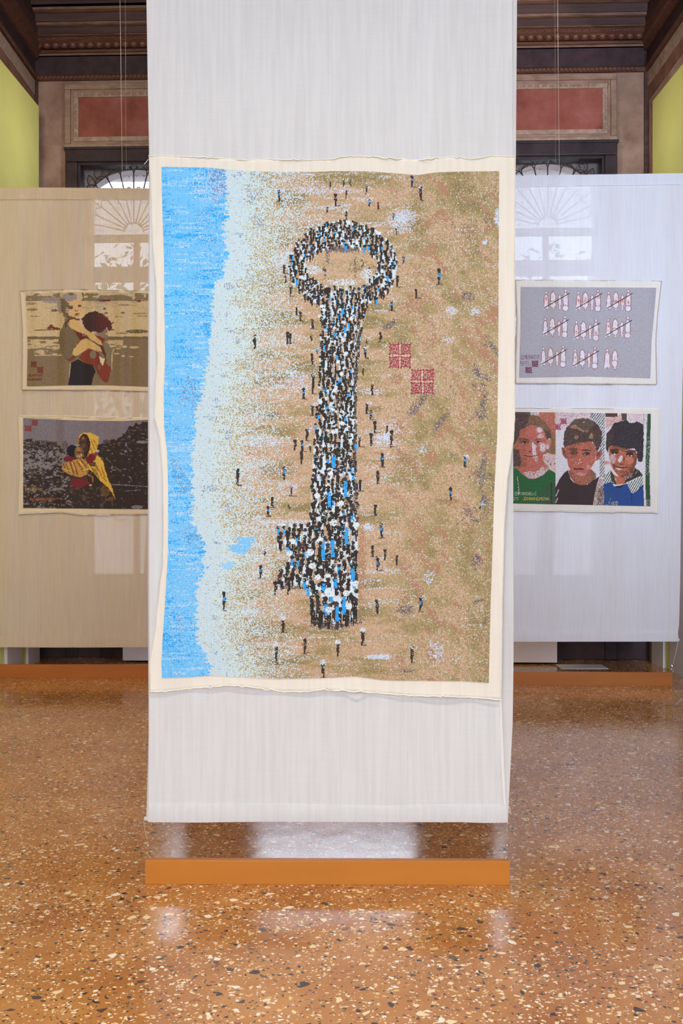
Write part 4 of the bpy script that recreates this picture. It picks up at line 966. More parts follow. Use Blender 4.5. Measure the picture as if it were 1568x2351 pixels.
    for yy, xx, k in sorted(st):
        iy = int((yy-s.y0)/(s.y1-s.y0)*nv); ix = int((xx-s.x0)/(s.x1-s.x0)*nu*1.0)
        # stitch under this spot
        jj, ii = s.win(xx, yy, xx, yy); sub = (np.abs(X[jj, ii]-xx)+np.abs(Y[jj, ii]-yy)); q = np.unravel_index(np.argmin(sub), sub.shape)
        if not key[jj, ii][q]: continue
        z = R.random()
        dc = (58, 50, 48) if R.random() < .6 else ((74, 62, 64) if R.random() < .5 else (52, 56, 46))
        if z < .085:
            s.rect(xx-2.5*k, yy+2*k, xx+2.8*k, yy+(10+9*R.random())*k, blue, .95); s.ell(xx, yy, 3.4*k, 3.3*k, dc, .93)
        elif z < .24:
            s.rect(xx-3*k, yy+2*k, xx+2.6*k, yy+11*k, wht, .8); s.ell(xx, yy, 3.7*k, 3.5*k, dc, .93)
        elif z < .27: s.ell(xx, yy, 5.5*k, 5*k, (226, 234, 240), .9)
        else:
            s.ell(xx, yy, (3.4+R.random())*k, 3.5*k, dc, .95); s.ell(xx+R.normal(0, .8), yy+6*k, 2.9*k, 5.5*k, dc, .85)
            if R.random() < .6: s.line(xx, yy+8*k, xx+R.normal(0, 1), yy+(14+4*R.random())*k, 2.9*k, dc, .85)
    for x in range(716, 822, 6):            # legs and shadows at the foot
        s.line(x, 1395+R.random()*15, x+R.normal(0, 1), 1425+R.random()*14, 3.4, (58, 50, 48), .85)
    for x, y0, y1 in ((745, 1388, 1412), (770, 1392, 1426), (786, 1370, 1410), (738, 1248, 1285), (760, 1240, 1280), (792, 1212, 1250), (740, 1340, 1358), (766, 1330, 1350), (806, 1305, 1335), (762, 1048, 1075), (790, 1105, 1140), (752, 1130, 1165)): s.rect(x, y0, x+8, y1, blue, .94)
    for x, y, r_ in ((712, 1268, 9), (765, 1200, 9), (757, 1360, 12), (755, 1400, 8), (795, 1362, 8), (728, 1138, 7)): s.ell(x, y, r_, r_*.9, (224, 232, 238), .9)
    edge = key & (X > 812) & (Y > 760) & (Y < 1200); c[edge & (rr() < .45)] = (112, 102, 102)
    red = (158, 60, 78)
    s.motif(892, 787, 944.5, 845.5, 27, red, (214, 190, 164), True); s.motif(943.5, 847, 996, 905, 27, red, (214, 190, 164), True)
    # the weave darkens every fourth stitch row a touch
    return s

# ---- girl carrying a baby across the sand (left, upper)
def paint_l1(G):
    s = Pic(G, 31).crop(0, 640, 4.355); X, Y, R = s.X, s.Y, s.r; c = s.c; rr = lambda: R.random(X.shape)
    cx, cy = X*4.355, (Y-640)*4.355
    sand, dk, br = (196, 166, 118), (124, 104, 74), (128, 103, 73)
    c[:] = sand; c[rr() < .15] = (186, 156, 108)
    n = fbm(cx, cy, 60, 26, 3)
    top = (cy < 222) & (n+(cy-140)/160 > .62) & ((cx < 600) | (cx > 815)); c[top] = dk; c[top & (rr() < .3)] = (138, 116, 90)
    c[(cy > 222) & (cy < 300) & (fbm(cx, cy, 90, 14, 7) > .62)] = (172, 146, 116)
    low = cy > 604; c[low] = br
    c[(cy > 578) & (cy < 604)] = (116, 95, 66)
    nf = fbm(cx, cy, 70, 16, 11)
    c[(cy > 606) & (cy < 700) & (cx < 600) & (nf > .40)] = (192, 162, 114); c[(cy > 690) & (cy < 770) & (cx > 340) & (cx < 620) & (nf > .55)] = (186, 158, 114)
    c[(cy > 612) & (cy < 685) & (cx > 1050) & (cx < 1230) & (nf > .44)] = (186, 158, 114)
    for a in ((1245, 680, 26, 12), (1340, 685, 48, 12), (1232, 772, 16, 12), (1316, 780, 22, 6), (1165, 748, 34, 6), (1180, 700, 26, 6)): s.ell(*a, (190, 164, 122))
    for a in ((310, 250, 60, 12), (320, 308, 58, 14), (345, 376, 50, 5), (1400, 348, 80, 7), (1420, 374, 60, 6), (1190, 378, 44, 6), (1240, 262, 60, 8)): s.ell(*a, (140, 116, 80), .85)
    for a in ((545, 316, 34, 14), (1045, 300, 16, 10), (1060, 342, 22, 8), (1228, 340, 18, 12)): s.ell(*a, (104, 80, 76), .9)
    s.ell(1040, 218, 70, 12, (112, 44, 38), .85); s.ell(1390, 222, 20, 10, (116, 50, 40), .85)
    s.poly([(455, 495), (515, 462), (560, 485), (605, 492), (600, 508), (480, 508)], (118, 58, 36), 1, 1.5); s.line(350, 513, 600, 505, 9, (110, 78, 52))
    s.ell(1370, 527, 115, 19, (108, 92, 58), .95); s.ell(1220, 545, 60, 7, (120, 100, 66), .8)
    pur = (146, 128, 122)
    s.ell(700, 183, 78, 46, pur); s.ell(602, 260, 30, 85, pur); s.ell(520, 215, 110, 32, pur, .7); s.ell(800, 178, 30, 34, (190, 158, 116)); s.ell(710, 153, 26, 14, (110, 92, 62))
    s.poly([(820, 135), (836, 150), (836, 190), (850, 205), (836, 215), (815, 140)], (108, 92, 56))
    s.poly([(606, 205), (640, 200), (690, 240), (704, 275), (676, 320), (690, 372), (800, 402), (800, 420), (690, 420), (640, 380), (616, 320), (606, 260)], (112, 92, 62), 1, 1)
    face = (204, 158, 98)
    s.poly([(700, 235), (735, 212), (800, 198), (826, 235), (828, 320), (812, 372), (780, 392), (735, 375), (690, 345), (686, 300), (704, 275)], face)
    s.ell(672, 315, 16, 30, (150, 128, 112)); s.poly([(680, 285), (720, 280), (735, 290), (720, 305), (695, 303)], (84, 58, 58)); s.line(690, 277, 728, 274, 7, (120, 84, 56)); s.ell(795, 271, 18, 11, (88, 60, 54)); s.ell(803, 268, 5, 4, (130, 96, 66))
    s.line(746, 305, 752, 322, 5, (120, 76, 52)); s.ell(760, 322, 7, 5, (96, 60, 50)); s.ell(776, 320, 5, 4, (110, 70, 56)); s.poly([(742, 356), (768, 344), (796, 347), (785, 356), (755, 362)], (92, 60, 52)); s.ell(768, 368, 26, 8, (150, 116, 76), .8)
    s.poly([(668, 372), (700, 388), (760, 398), (800, 404), (800, 416), (720, 406), (675, 390)], (112, 52, 32))
    s.poly([(650, 395), (700, 405), (690, 480), (760, 525), (872, 568), (800, 622), (742, 682), (722, 762), (700, 805), (648, 795), (604, 725), (583, 630), (598, 545), (628, 470)], (114, 94, 66), 1, 1)
    s.line(690, 410, 660, 440, 14, (92, 48, 40)); s.line(660, 440, 656, 478, 14, (92, 48, 40)); s.poly([(690, 800), (650, 790), (690, 830), (720, 820), (770, 780), (720, 770)], (116, 64, 44))
    s.poly([(745, 515), (870, 568), (884, 592), (806, 618), (770, 570)], (108, 44, 34)); s.ell(850, 560, 30, 14, (126, 100, 84), .9)
    s.poly([(815, 402), (850, 358), (905, 336), (950, 326), (1020, 346), (1080, 395), (1112, 440), (1122, 500), (1088, 520), (1064, 482), (1040, 522), (1002, 548), (945, 530), (900, 535), (850, 490), (826, 450)], (72, 46, 46), 1, .8)
    s.poly([(960, 335), (1020, 346), (1080, 395), (1112, 440), (1122, 500), (1088, 520), (1064, 482), (1040, 522), (1002, 548), (960, 530)], (104, 48, 40), .6)
    s.line(1105, 462, 1132, 434, 10, (100, 50, 40)); s.line(1085, 508, 1140, 510, 9, (96, 56, 56)); s.ell(1055, 375, 40, 10, (130, 110, 84), .6, False, .6)
    s.poly([(942, 535), (1005, 548), (1060, 492), (1078, 515), (1072, 545), (1078, 572), (1058, 600), (1010, 585)], (128, 108, 84)); s.ell(1062, 552, 10, 8, (190, 164, 120))
    s.poly([(926, 548), (1010, 582), (1050, 602), (1044, 640), (1010, 640), (950, 585)], (132, 56, 34))
    s.poly([(780, 790), (826, 735), (890, 700), (945, 722), (992, 738), (1000, 800), (1020, 872), (1045, 830), (1050, 770), (1062, 840), (1108, 880), (1102, 960), (1082, 1032), (1040, 1030), (1000, 992), (970, 930), (930, 862), (850, 842)], (130, 56, 38), 1, .6)
    s.poly([(985, 640), (1030, 670), (1056, 720), (1062, 830), (1040, 760), (1010, 730)], (92, 50, 40)); s.ell(930, 760, 34, 40, (124, 104, 78)); s.ell(990, 885, 14, 30, (124, 96, 74), .8)
    s.poly([(1042, 612), (1092, 662), (1112, 720), (1106, 885), (1078, 862), (1062, 760), (1034, 690)], (126, 106, 80)); s.poly([(990, 772), (1016, 790), (1050, 800), (1028, 872), (1004, 836)], (206, 186, 138))
    s.line(1116, 905, 1122, 740, 7, (206, 186, 138)); s.line(1122, 740, 1140, 700, 7, (206, 186, 138)); s.line(690, 985, 705, 850, 6, (196, 170, 124))
    s.poly([(700, 412), (740, 402), (775, 420), (830, 492), (940, 556), (1010, 622), (1022, 668), (980, 652), (900, 602), (868, 556), (770, 525), (695, 482), (684, 450)], (202, 158, 92))
    s.poly([(722, 752), (742, 682), (792, 622), (860, 595), (940, 640), (1002, 682), (1022, 728), (960, 722), (890, 695), (830, 730), (762, 775)], (202, 158, 92))
    s.line(742, 690, 800, 622, 8, (116, 64, 46)); s.line(930, 625, 1040, 700, 9, (96, 54, 42))
    s.poly([(712, 838), (780, 805), (860, 846), (928, 862), (958, 925), (930, 990), (912, 1090), (676, 1090), (700, 960)], (48, 41, 44))
    red = (110, 40, 38)
    s.motif(309, 826, 368, 885, 13, red, (126, 88, 64)); s.motif(371, 882, 432, 941, 13, red, (126, 88, 64))
    s.text('HEARTAMT', 280, 955, 15, 22, (112, 46, 36), 4.6); s.text('KEBAWNG', 277, 993, 16, 22, (112, 46, 36), 4.6)
    return s

# ---- woman in a yellow shawl holding a child (left, lower)
def paint_l2(G):
    s = Pic(G, 41).crop(0, 930, 4.355); X, Y, R = s.X, s.Y, s.r; c = s.c; rr = lambda: R.random(X.shape)
    cx, cy = X*4.355, (Y-930)*4.355
    c[:] = (122, 110, 114); c[rr() < .2] = (112, 100, 104)
    hor = interp([(150, 345), (330, 345), (480, 365), (580, 400), (650, 470), (760, 500), (960, 410), (1060, 350), (1200, 330), (1300, 215), (1470, 165), (1900, 120)], cx)
    nz = fbm(cx, cy, 34, 18, 4); nf = vnoise(cx, cy, 15, 10, 5)
    gnd = cy > hor+(nz-.5)*70; dens = np.where(cx > 980, .30, .0)+sstep(480, 900, cy)*.16+np.where(cx < 700, .02, .1)
    dark1, dark2, gry = (58, 45, 42), (80, 66, 58), (126, 114, 116)
    v = 0.55*nz+0.45*nf
    c[gnd] = gry; c[gnd & (v < .54+dens*.45)] = dark2; c[gnd & (v < .44+dens*.45)] = dark1
    lt = (cy > 480) & (cy < 640) & (cx < 720) & (nz > .40); c[lt] = (128, 117, 116); c[lt & (nf < .28)] = dark2
    for a in ((580, 840, 60, 14), (1370, 1020, 60, 18), (1420, 370, 60, 14), (300, 600, 30, 10)): s.ell(*a, (130, 118, 120), .85)
    for q in range(46): s.line(1000+R.random()*470, 420+R.random()*420, 1000+R.random()*470, 420+R.random()*420, 3, (150, 138, 146), .0)
    for a in ((1060, 530, 1120, 585), (1150, 620, 1210, 665), (1080, 790, 1470, 815), (1150, 800, 1300, 800), (1300, 720, 1320, 760), (1250, 860, 1400, 850)): s.line(*a, 6, (146, 134, 142), .75)
    s.ell(650, 400, 26, 44, dark2, .55); s.ell(420, 400, 150, 50, dark1, .45); s.rect(505, 370, 572, 416, (76, 56, 52), .9); s.rect(1030, 345, 1085, 380, (86, 70, 66), .9)
    yel, yd, brn = (218, 168, 52), (164, 104, 40), (112, 66, 36)
    s.poly([(720, 815), (885, 790), (900, 690), (940, 680), (1005, 745), (1092, 838), (1152, 940), (1120, 1060), (716, 1060)], (58, 47, 42)); 
    w_ = s.win(*s.t(716, 690), *s.t(1150, 1050)); 
    sk = (cx > 716) & (cx < 1150) & (cy > 820) & (cy < 1060) & (cx < 1010+(cy-740)*.7) & (fbm(cx, cy, 22, 22, 14) > .60); c[sk] = (88, 70, 58)
    s.ell(1060, 850, 50, 60, (120, 80, 48), .6); s.ell(1110, 940, 30, 22, (120, 74, 50), .7); s.ell(1020, 900, 20, 14, (116, 82, 72), .6)
    s.poly([(780, 320), (812, 290), (845, 275), (900, 275), (945, 292), (992, 318), (985, 372), (970, 445), (978, 500), (1030, 560), (1052, 650), (1090, 760), (1130, 850), (1158, 945), (1095, 840), (1000, 750), (940, 682), (890, 642), (868, 560), (880, 490), (902, 432), (905, 370), (880, 312), (845, 290), (800, 320), (790, 380), (782, 360)], yel, 1, .6)
    for a in ((930, 340, 975, 420), (915, 360, 950, 450), (905, 430, 930, 490), (920, 470, 940, 520), (960, 600, 1010, 690), (1010, 620, 1050, 720), (940, 590, 985, 660), (1000, 690, 1060, 760), (890, 480, 885, 560)): s.line(*a, 12, yd, .85)
    s.ell(925, 590, 34, 26, (84, 56, 34), .9); s.poly([(905, 620), (960, 640), (1000, 740), (940, 690)], (150, 92, 40), .8)
    s.ell(842, 395, 58, 108, (62, 44, 38)); s.ell(832, 375, 30, 66, (112, 76, 56), .5); s.ell(852, 420, 30, 50, (98, 68, 56), .4); s.ell(830, 330, 16, 14, (140, 96, 62), .6); s.line(812, 372, 838, 368, 8, (50, 36, 34)); s.line(850, 372, 880, 376, 8, (50, 36, 34)); s.line(825, 432, 855, 436, 7, (80, 44, 40))
    s.ell(784, 350, 10, 44, (150, 98, 46), .7)
    s.ell(690, 540, 56, 30, (120, 38, 42)); s.poly([(838, 565), (900, 500), (970, 468), (985, 490), (960, 532), (900, 582), (860, 580)], (122, 36, 42), 1, 1.5); s.ell(950, 490, 34, 18, (150, 80, 60), .45); s.ell(975, 458, 20, 14, (190, 176, 140), .8)
    s.ell(722, 458, 57, 60, (42, 35, 42)); s.ell(792, 478, 48, 60, (128, 88, 54), .95); s.ell(780, 440, 30, 22, (170, 120, 62), .6); s.ell(790, 512, 24, 12, (196, 150, 92), .7); s.line(770, 468, 800, 476, 9, (60, 42, 36)); s.line(815, 470, 835, 480, 8, (60, 42, 36)); s.ell(812, 500, 10, 14, (186, 138, 92), .8); s.line(740, 398, 800, 402, 10, (176, 150, 100), .8)
    s.poly([(622, 612), (650, 578), (720, 560), (820, 528), (872, 570), (892, 640), (880, 690), (800, 722), (720, 702), (650, 668), (626, 640)], (186, 130, 56), 1, 1)
    for a in ((660, 590, 690, 670), (700, 570, 740, 690), (735, 570, 780, 700), (770, 560, 830, 660), (640, 600, 655, 650), (850, 600, 880, 680), (800, 540, 850, 600)): s.line(*a, 15, brn, .8)
    for a in ((720, 570, 752, 650), (790, 560, 870, 650), (820, 660, 880, 640), (640, 640, 700, 660)): s.line(*a, 8, (224, 180, 84), .8)
    s.poly([(650, 670), (720, 705), (800, 724), (880, 692), (884, 740), (700, 742)], (74, 48, 42), .9)
    s.poly([(706, 745), (800, 738), (872, 735), (886, 790), (800, 832), (718, 808)], (120, 38, 44), 1, .8); s.ell(715, 830, 14, 20, (110, 34, 46), .7)
    s.line(895, 700, 925, 720, 12, yd); s.line(925, 720, 928, 765, 12, yd); s.ell(905, 800, 14, 12, (200, 140, 50))
    red = (140, 42, 46); s.motif(317, 149, 377, 206, 13, red, (124, 84, 92)); s.motif(249, 203, 313, 261, 13, red, (124, 84, 92))
    s.text('EMEUWAFFAI', 252, 830, 14, 28, (156, 122, 82), 4.2)
    s.ell(420, 940, 130, 18, (128, 66, 36), .35)
    for q in range(13): 
        for _ in range(3): s.line(298+q*20+R.random()*14, 925+R.random()*30, 298+q*20+R.random()*14, 925+R.random()*30, 4.4, (174, 92, 42), .9)
    return s

# ---- tally of bound figures (right, upper)
def paint_r1(G):
    s = Pic(G, 51).crop(1160, 630, 3.843); X, Y, R = s.X, s.Y, s.r; c = s.c
    c[:] = (166, 164, 180); n = R.random(X.shape); c[n < .3] = (160, 158, 172); c[n > .86] = (174, 172, 190)
    out_, wh, redd = (158, 112, 108), (217, 212, 236), (206, 112, 100)
    def fig(x, y0, y1, rx, kind):
        h_ = y1-y0
        if kind in (0, 3): 
            s.ell(x, y0+14, rx*.75, 15, out_); s.ell(x, y0+14, rx*.45, 10, wh)
            a, b_ = y0+26, y1
        elif kind == 1: a, b_ = y0, y1-26
        else: a, b_ = y0, y1-28
        m_ = (a+b_)/2
        s.ell(x, m_, rx+5, (b_-a)/2+4, out_); s.rect(x-rx-4, a+22, x+rx+4, b_-26, out_)
        s.ell(x, m_, rx-2, (b_-a)/2-4, wh); s.rect(x-rx+3, a+24, x+rx-3, b_-28, wh)
        if kind == 3: s.ell(x-2, b_-26, rx+8, 30, out_); s.ell(x-2, b_-26, rx+2, 24, wh)
        if kind == 1: s.ell(x-2, b_-34, rx+8, 34, out_); s.ell(x-2, b_-34, rx+2, 28, wh); s.rect(x-6, b_, x+9, b_+20, out_); s.rect(x-3, b_-6, x+6, b_+15, wh)
        if kind == 2: s.rect(x-10, b_-2, x+10, b_+26, out_); s.rect(x-6, b_-8, x+6, b_+21, wh)
        if kind == 0: s.poly([(x-rx, b_-40), (x+rx, b_-40), (x+rx-2, b_), (x, b_-12), (x-rx-6, b_+6)], wh)
        for q in range(7): 
            xx = x+R.normal(0, rx*.4); yy = a+20+R.random()*(h_-70); s.line(xx, yy, xx+R.normal(0, 4), yy+16, 4, (214, 172, 178), .8)
        if R.random() < .4: s.ell(x, a+(.25+.5*R.random())*h_*.7, rx*.6, 16, redd, .65)
    def group(gx, gy, n=4):
        for i, (dx, a, b_, rx) in enumerate(((20, -5, 155, 17), (82, 0, 172, 22), (141, 25, 165, 14), (193, -22, 172, 21))[:n]):
            if n == 2: rx = 22; a, b_ = ((-5, 165), (8, 185))[i]; dx = (28, 95)[i]
            fig(gx+dx, gy+a, gy+b_, rx, (0, 1, 2, 3)[i])
        if n == 4:
            s.line(gx+2, gy+145, gx+226, gy+14, 7.5, (70, 58, 62)); 
    for gx, gy, n in ((340, 152, 4), (625, 155, 4), (893, 155, 4), (333, 385, 4), (608, 415, 4), (888, 392, 4), (317, 648, 4), (598, 662, 4), (872, 662, 2)): group(gx, gy, n)
    s.text('EMENADI', 140, 712, 19, 34, (130, 104, 126), 5.0, 1.25); s.text('SPO.', 136, 768, 17, 36, (130, 104, 126), 5.0, 1.5)
    red = (112, 52, 80); s.motif(234, 760, 289, 815, 13, red, (150, 126, 150)); s.motif(178, 816, 236, 871, 13, red, (150, 126, 150))
    return s

# ---- three portraits (right, lower)
def paint_r2(G):
    s = Pic(G, 61); X, Y, R = s.X, s.Y, s.r; c = s.c; rr = lambda: R.random(X.shape)
    wh = (207, 203, 218); skin = (190, 102, 92); dk = (76, 61, 66); oli = (106, 86, 72)
    c[:] = wh
    # girl
    s.crop(1180, 945, 14.25)
    s.rect(-200, -60, 1400, 3300, (150, 108, 84)); s.rect(800, -60, 1400, 700, (188, 104, 92), .85); s.rect(-200, -60, 560, 200, (92, 82, 76), .9); s.rect(540, -20, 830, 130, wh, .65); s.rect(1340, -60, 1420, 450, wh, .4)
    s.poly([(-200, 60), (380, 60), (560, 110), (500, 190), (460, 280), (400, 510), (200, 610), (180, 790), (90, 960), (40, 1060), (-200, 1100)], dk, .95); 
    s.poly([(500, 110), (640, 110), (820, 160), (1000, 330), (1200, 600), (1235, 890), (1090, 905), (1010, 700), (940, 540), (700, 450), (440, 480), (460, 270)], oli, .95); s.poly([(500, 110), (820, 160), (1000, 330), (1200, 600), (1010, 650), (800, 450), (460, 450)], (164, 112, 88), .28); s.poly([(1000, 600), (1130, 640), (1235, 890), (1090, 905)], dk, .8)
    s.rect(1180, 880, 1400, 1380, (150, 108, 80)); s.rect(1180, 880, 1400, 1380, (118, 98, 70), .4)
    s.poly([(190, 610), (400, 505), (560, 435), (700, 460), (930, 540), (1010, 700), (1050, 900), (1065, 1050), (1020, 1240), (985, 1380), (960, 1560), (870, 1800), (760, 1900), (640, 1960), (400, 1950), (250, 1700), (225, 1520), (160, 1260), (90, 1100), (110, 950), (180, 800)], skin)
    s.poly([(190, 610), (420, 520), (340, 900), (400, 1250), (420, 1600), (400, 1900), (250, 1700), (160, 1260), (90, 1100), (110, 950)], (142, 88, 72), .38)
    s.ell(835, 610, 120, 110, wh, .9, True); s.ell(860, 800, 130, 90, wh, .6, True); s.poly([(585, 995), (640, 1015), (745, 1140), (690, 1230), (720, 1285), (725, 1425), (615, 1425), (600, 1250)], wh, .96); s.ell(940, 1170, 120, 190, wh, .9, True); s.ell(730, 1560, 50, 110, wh, .4)
    s.poly([(1060, 920), (1170, 880), (1230, 960), (1180, 1150), (1080, 1240), (1030, 1200)], (196, 124, 116)); s.ell(1100, 1150, 50, 80, wh, .7); s.ell(1160, 890, 34, 16, wh)
    s.ell(330, 990, 170, 75, (112, 76, 62), .75); s.line(170, 905, 320, 880, 34, (92, 66, 58)); s.line(320, 880, 480, 935, 34, (92, 66, 58)); s.ell(345, 1000, 60, 34, (64, 48, 46)); s.ell(300, 1035, 14, 12, wh)
    s.line(680, 935, 880, 885, 26, (128, 78, 66)); s.line(740, 975, 900, 985, 26, (94, 64, 56)); s.ell(785, 1000, 44, 34, (72, 52, 50)); s.ell(850, 1020, 24, 20, wh); s.line(650, 1050, 760, 1090, 18, (160, 84, 76))
    s.ell(525, 1310, 40, 22, (96, 62, 58)); s.line(640, 1300, 720, 1310, 18, (150, 84, 76)); s.line(350, 1430, 480, 1470, 30, (96, 62, 56)); s.line(480, 1470, 610, 1478, 26, (96, 62, 56)); s.line(760, 1440, 810, 1410, 22, (128, 74, 64)); s.line(620, 1505, 770, 1465, 24, wh, .85)
    s.poly([(250, 1560), (380, 1700), (600, 1760), (760, 1740), (700, 1900), (300, 1960), (150, 1840)], (150, 92, 74), .5)
    s.poly([(110, 1870), (300, 1800), (800, 1760), (960, 1600), (1140, 1880), (960, 2070), (700, 2190), (480, 2190), (260, 2040)], skin, .85); s.poly([(280, 2000), (480, 1960), (760, 1960), (900, 1800), (1140, 1880), (960, 2070), (700, 2190), (480, 2190)], wh, .55)
    s.poly([(950, 1420), (1080, 1350), (1395, 1420), (1370, 2010), (1130, 1880), (945, 1660)], (196, 140, 132)); s.poly([(950, 1420), (1080, 1350), (1395, 1420), (1370, 2010), (1130, 1880), (945, 1660)], wh, .55); s.line(960, 1640, 1130, 1840, 26, (150, 88, 76)); s.line(960, 1640, 990, 1480, 24, (160, 96, 84)); s.ell(1105, 1620, 22, 20, (96, 80, 60)); s.ell(1200, 1730, 24, 30, (110, 80, 66)); s.ell(1330, 1700, 24, 24, (110, 80, 66))
    s.poly([(-200, 1150), (160, 1260), (225, 1560), (250, 1640), (180, 1800), (30, 1790), (-200, 1900)], dk, .95)
    s.poly([(-200, 1800), (110, 1880), (260, 2050), (480, 2200), (700, 2200), (960, 2075), (1150, 1890), (1370, 2010), (1380, 3300), (-200, 3300)], (50, 102, 64)); s.poly([(-200, 1800), (1380, 2000), (1380, 3300), (-200, 3300)], (66, 112, 84), .0); s.poly([(900, 2600), (1370, 2300), (1370, 3200), (700, 3200)], (72, 84, 84), .45); s.line(110, 2150, 170, 2700, 40, wh, .4); s.line(1220, 2350, 1230, 3000, 50, (52, 60, 56), .8)
    sk = (np.abs(c-np.array(skin)).sum(-1) < 12) & (rr() < .20); c[sk] = (152, 88, 76); sk = (np.abs(c-np.array(skin)).sum(-1) < 12) & (rr() < .12); c[sk] = (206, 150, 144)
    s.crop(1160, 920, 3.843)
    s.text('EMELMANSHEIRB', 86, 806, 11, 27, (150, 168, 150), 3.0, 1.33); s.text('SPO', 70, 852, 12, 26, (140, 158, 140), 3.0, 1.4); s.text('JOHNANDMINA', 152, 852, 17, 26, (196, 170, 78), 3.6, 1.28)
    # boy in the middle
    s.crop(1280, 950, 13.63)
    s.rect(-60, -80, 1480, 2950, wh); s.rect(-60, -60, 520, 500, (186, 112, 116), .33); s.rect(520, -60, 1100, 160, (186, 112, 116), .25)
    X2, Y2 = (X-1280)*13.63, (Y-950)*13.63
    hat = (X2 > 1000) & (X2 < 1480) & (X2 > 1150+(Y2 > 400)*170-(Y2 < 250)*120) & (Y2 < 2000) & (((X2*.8+Y2*.6) % 62) < 30); c[hat & (rr() < .8)] = (66, 82, 70)
    red = (148, 48, 72); s.motif(90, 140, 285, 330, 11, red, (186, 130, 150)); s.motif(-90, 320, 100, 510, 11, red, (186, 130, 150))
    s.poly([(186, 820), (205, 600), (290, 420), (540, 170), (740, 140), (1000, 160), (1250, 330), (1380, 540), (1402, 630), (1370, 900), (1285, 1110), (1210, 1210), (1180, 1000), (1100, 880), (900, 900), (700, 905), (500, 965), (300, 1025), (215, 1090), (192, 960)], (76, 61, 62), 1, .6)
    s.poly([(330, 420), (540, 180), (740, 150), (1000, 170), (1200, 330), (900, 560), (640, 480), (430, 470)], (112, 94, 80), .5); s.poly([(440, 360), (560, 340), (660, 430), (850, 540), (820, 590), (620, 480), (400, 440)], (176, 130, 112), .7); s.ell(590, 730, 60, 70, (164, 120, 96), .7); s.poly([(1060, 580), (1100, 640), (1110, 770), (970, 770)], (174, 128, 96), .85); s.ell(920, 540, 60, 40, (150, 114, 106), .6); s.line(800, 270, 840, 255, 20, wh)
    s.poly([(235, 1060), (300, 1015), (500, 955), (700, 900), (900, 885), (1000, 860), (1160, 950), (1205, 1180), (1182, 1470), (1130, 1560), (1052, 1700), (960, 1832), (822, 1912), (680, 1942), (556, 1900), (400, 1762), (330, 1620), (300, 1430), (250, 1300)], (188, 100, 86))
    s.poly([(235, 1060), (500, 960), (620, 1100), (560, 1350), (420, 1400), (300, 1430)], (140, 86, 72), .5); s.poly([(900, 880), (1160, 950), (1205, 1180), (1150, 1300), (1000, 1150)], (150, 90, 76), .4); s.poly([(500, 940), (900, 880), (960, 960), (560, 1010)], (130, 80, 72), .4)
    s.poly([(118, 1050), (220, 1060), (262, 1250), (292, 1405), (240, 1392), (160, 1280)], (138, 86, 72)); s.ell(210, 1180, 26, 70, (96, 66, 60), .7); s.poly([(1210, 1195), (1402, 1118), (1390, 1250), (1310, 1432), (1190, 1472)], (172, 94, 90)); s.ell(1280, 1270, 50, 70, (96, 66, 64), .75)
    s.ell(490, 1115, 150, 46, (92, 66, 56), .85); s.ell(510, 1225, 120, 58, (84, 60, 52), .85); s.ell(545, 1230, 10, 10, wh); s.poly([(740, 1130), (900, 1105), (1050, 1140), (1030, 1165), (760, 1165)], (84, 60, 56), .95); s.poly([(800, 1240), (880, 1190), (990, 1200), (1040, 1260), (900, 1305), (780, 1280)], (76, 56, 56), .95); s.ell(856, 1266, 14, 14, wh); s.ell(810, 1310, 60, 30, (120, 74, 66), .6); s.ell(590, 1310, 40, 26, (110, 72, 62), .6)
    s.ell(690, 1440, 22, 18, wh); s.ell(570, 1525, 20, 14, wh, .8); s.ell(665, 1545, 22, 16, wh, .8); s.ell(740, 1525, 30, 14, wh, .7); s.line(545, 1480, 555, 1540, 16, (120, 70, 62)); s.line(690, 1570, 780, 1565, 18, (126, 74, 68))
    s.line(520, 1718, 800, 1732, 44, (82, 54, 58)); s.line(580, 1765, 770, 1762, 20, (150, 84, 80)); s.ell(985, 1665, 110, 70, wh, .16); s.ell(700, 1890, 120, 40, wh, .34)
    s.poly([(340, 1760), (400, 1762), (556, 1902), (690, 1946), (850, 1912), (1052, 1730), (1200, 1880), (1205, 2010), (950, 2190), (800, 2270), (560, 2190), (380, 1960)], (146, 90, 76)); s.poly([(420, 1900), (690, 1946), (1000, 1850), (1150, 1990), (900, 2200), (600, 2200)], (186, 116, 98), .35); s.poly([(1052, 1730), (1200, 1880), (1205, 2010), (1080, 2080), (1000, 1900)], (118, 98, 76), .5)
    s.crop(1160, 920, 3.843)
    s.poly([(552, 612), (575, 690), (605, 722), (660, 746), (720, 742), (775, 700), (832, 668), (808, 740), (790, 812), (770, 960), (440, 960), (444, 765), (480, 690), (520, 636)], (66, 53, 56))
    s.poly([(808, 740), (836, 680), (872, 690), (876, 960), (766, 960), (790, 812)], (150, 122, 106)); s.poly([(808, 740), (836, 680), (872, 690), (876, 960), (766, 960)], wh, .4); s.poly([(820, 780), (874, 740), (876, 960), (800, 960)], (88, 68, 62), .55); s.line(448, 840, 470, 786, 9, (206, 196, 204), .8); s.line(444, 900, 462, 860, 9, (206, 196, 204), .8)
    # boy in blue
    s.crop(1380, 945, 10.685)
    s.rect(98, 40, 1050, 2400, wh); s.rect(100, 40, 400, 130, (92, 66, 62)); s.poly([(110, 170), (400, 110), (490, 60), (490, 220), (300, 300), (130, 450)], (196, 120, 104), .55); s.rect(500, 40, 632, 215, (92, 76, 68)); s.poly([(640, 60), (1040, 60), (1040, 300), (700, 230)], (206, 140, 130), .28); s.line(1050, 60, 1050, 320, 20, (170, 110, 80)); s.poly([(70, 1200), (190, 1225), (230, 1280), (80, 1300)], (190, 120, 92), .7)
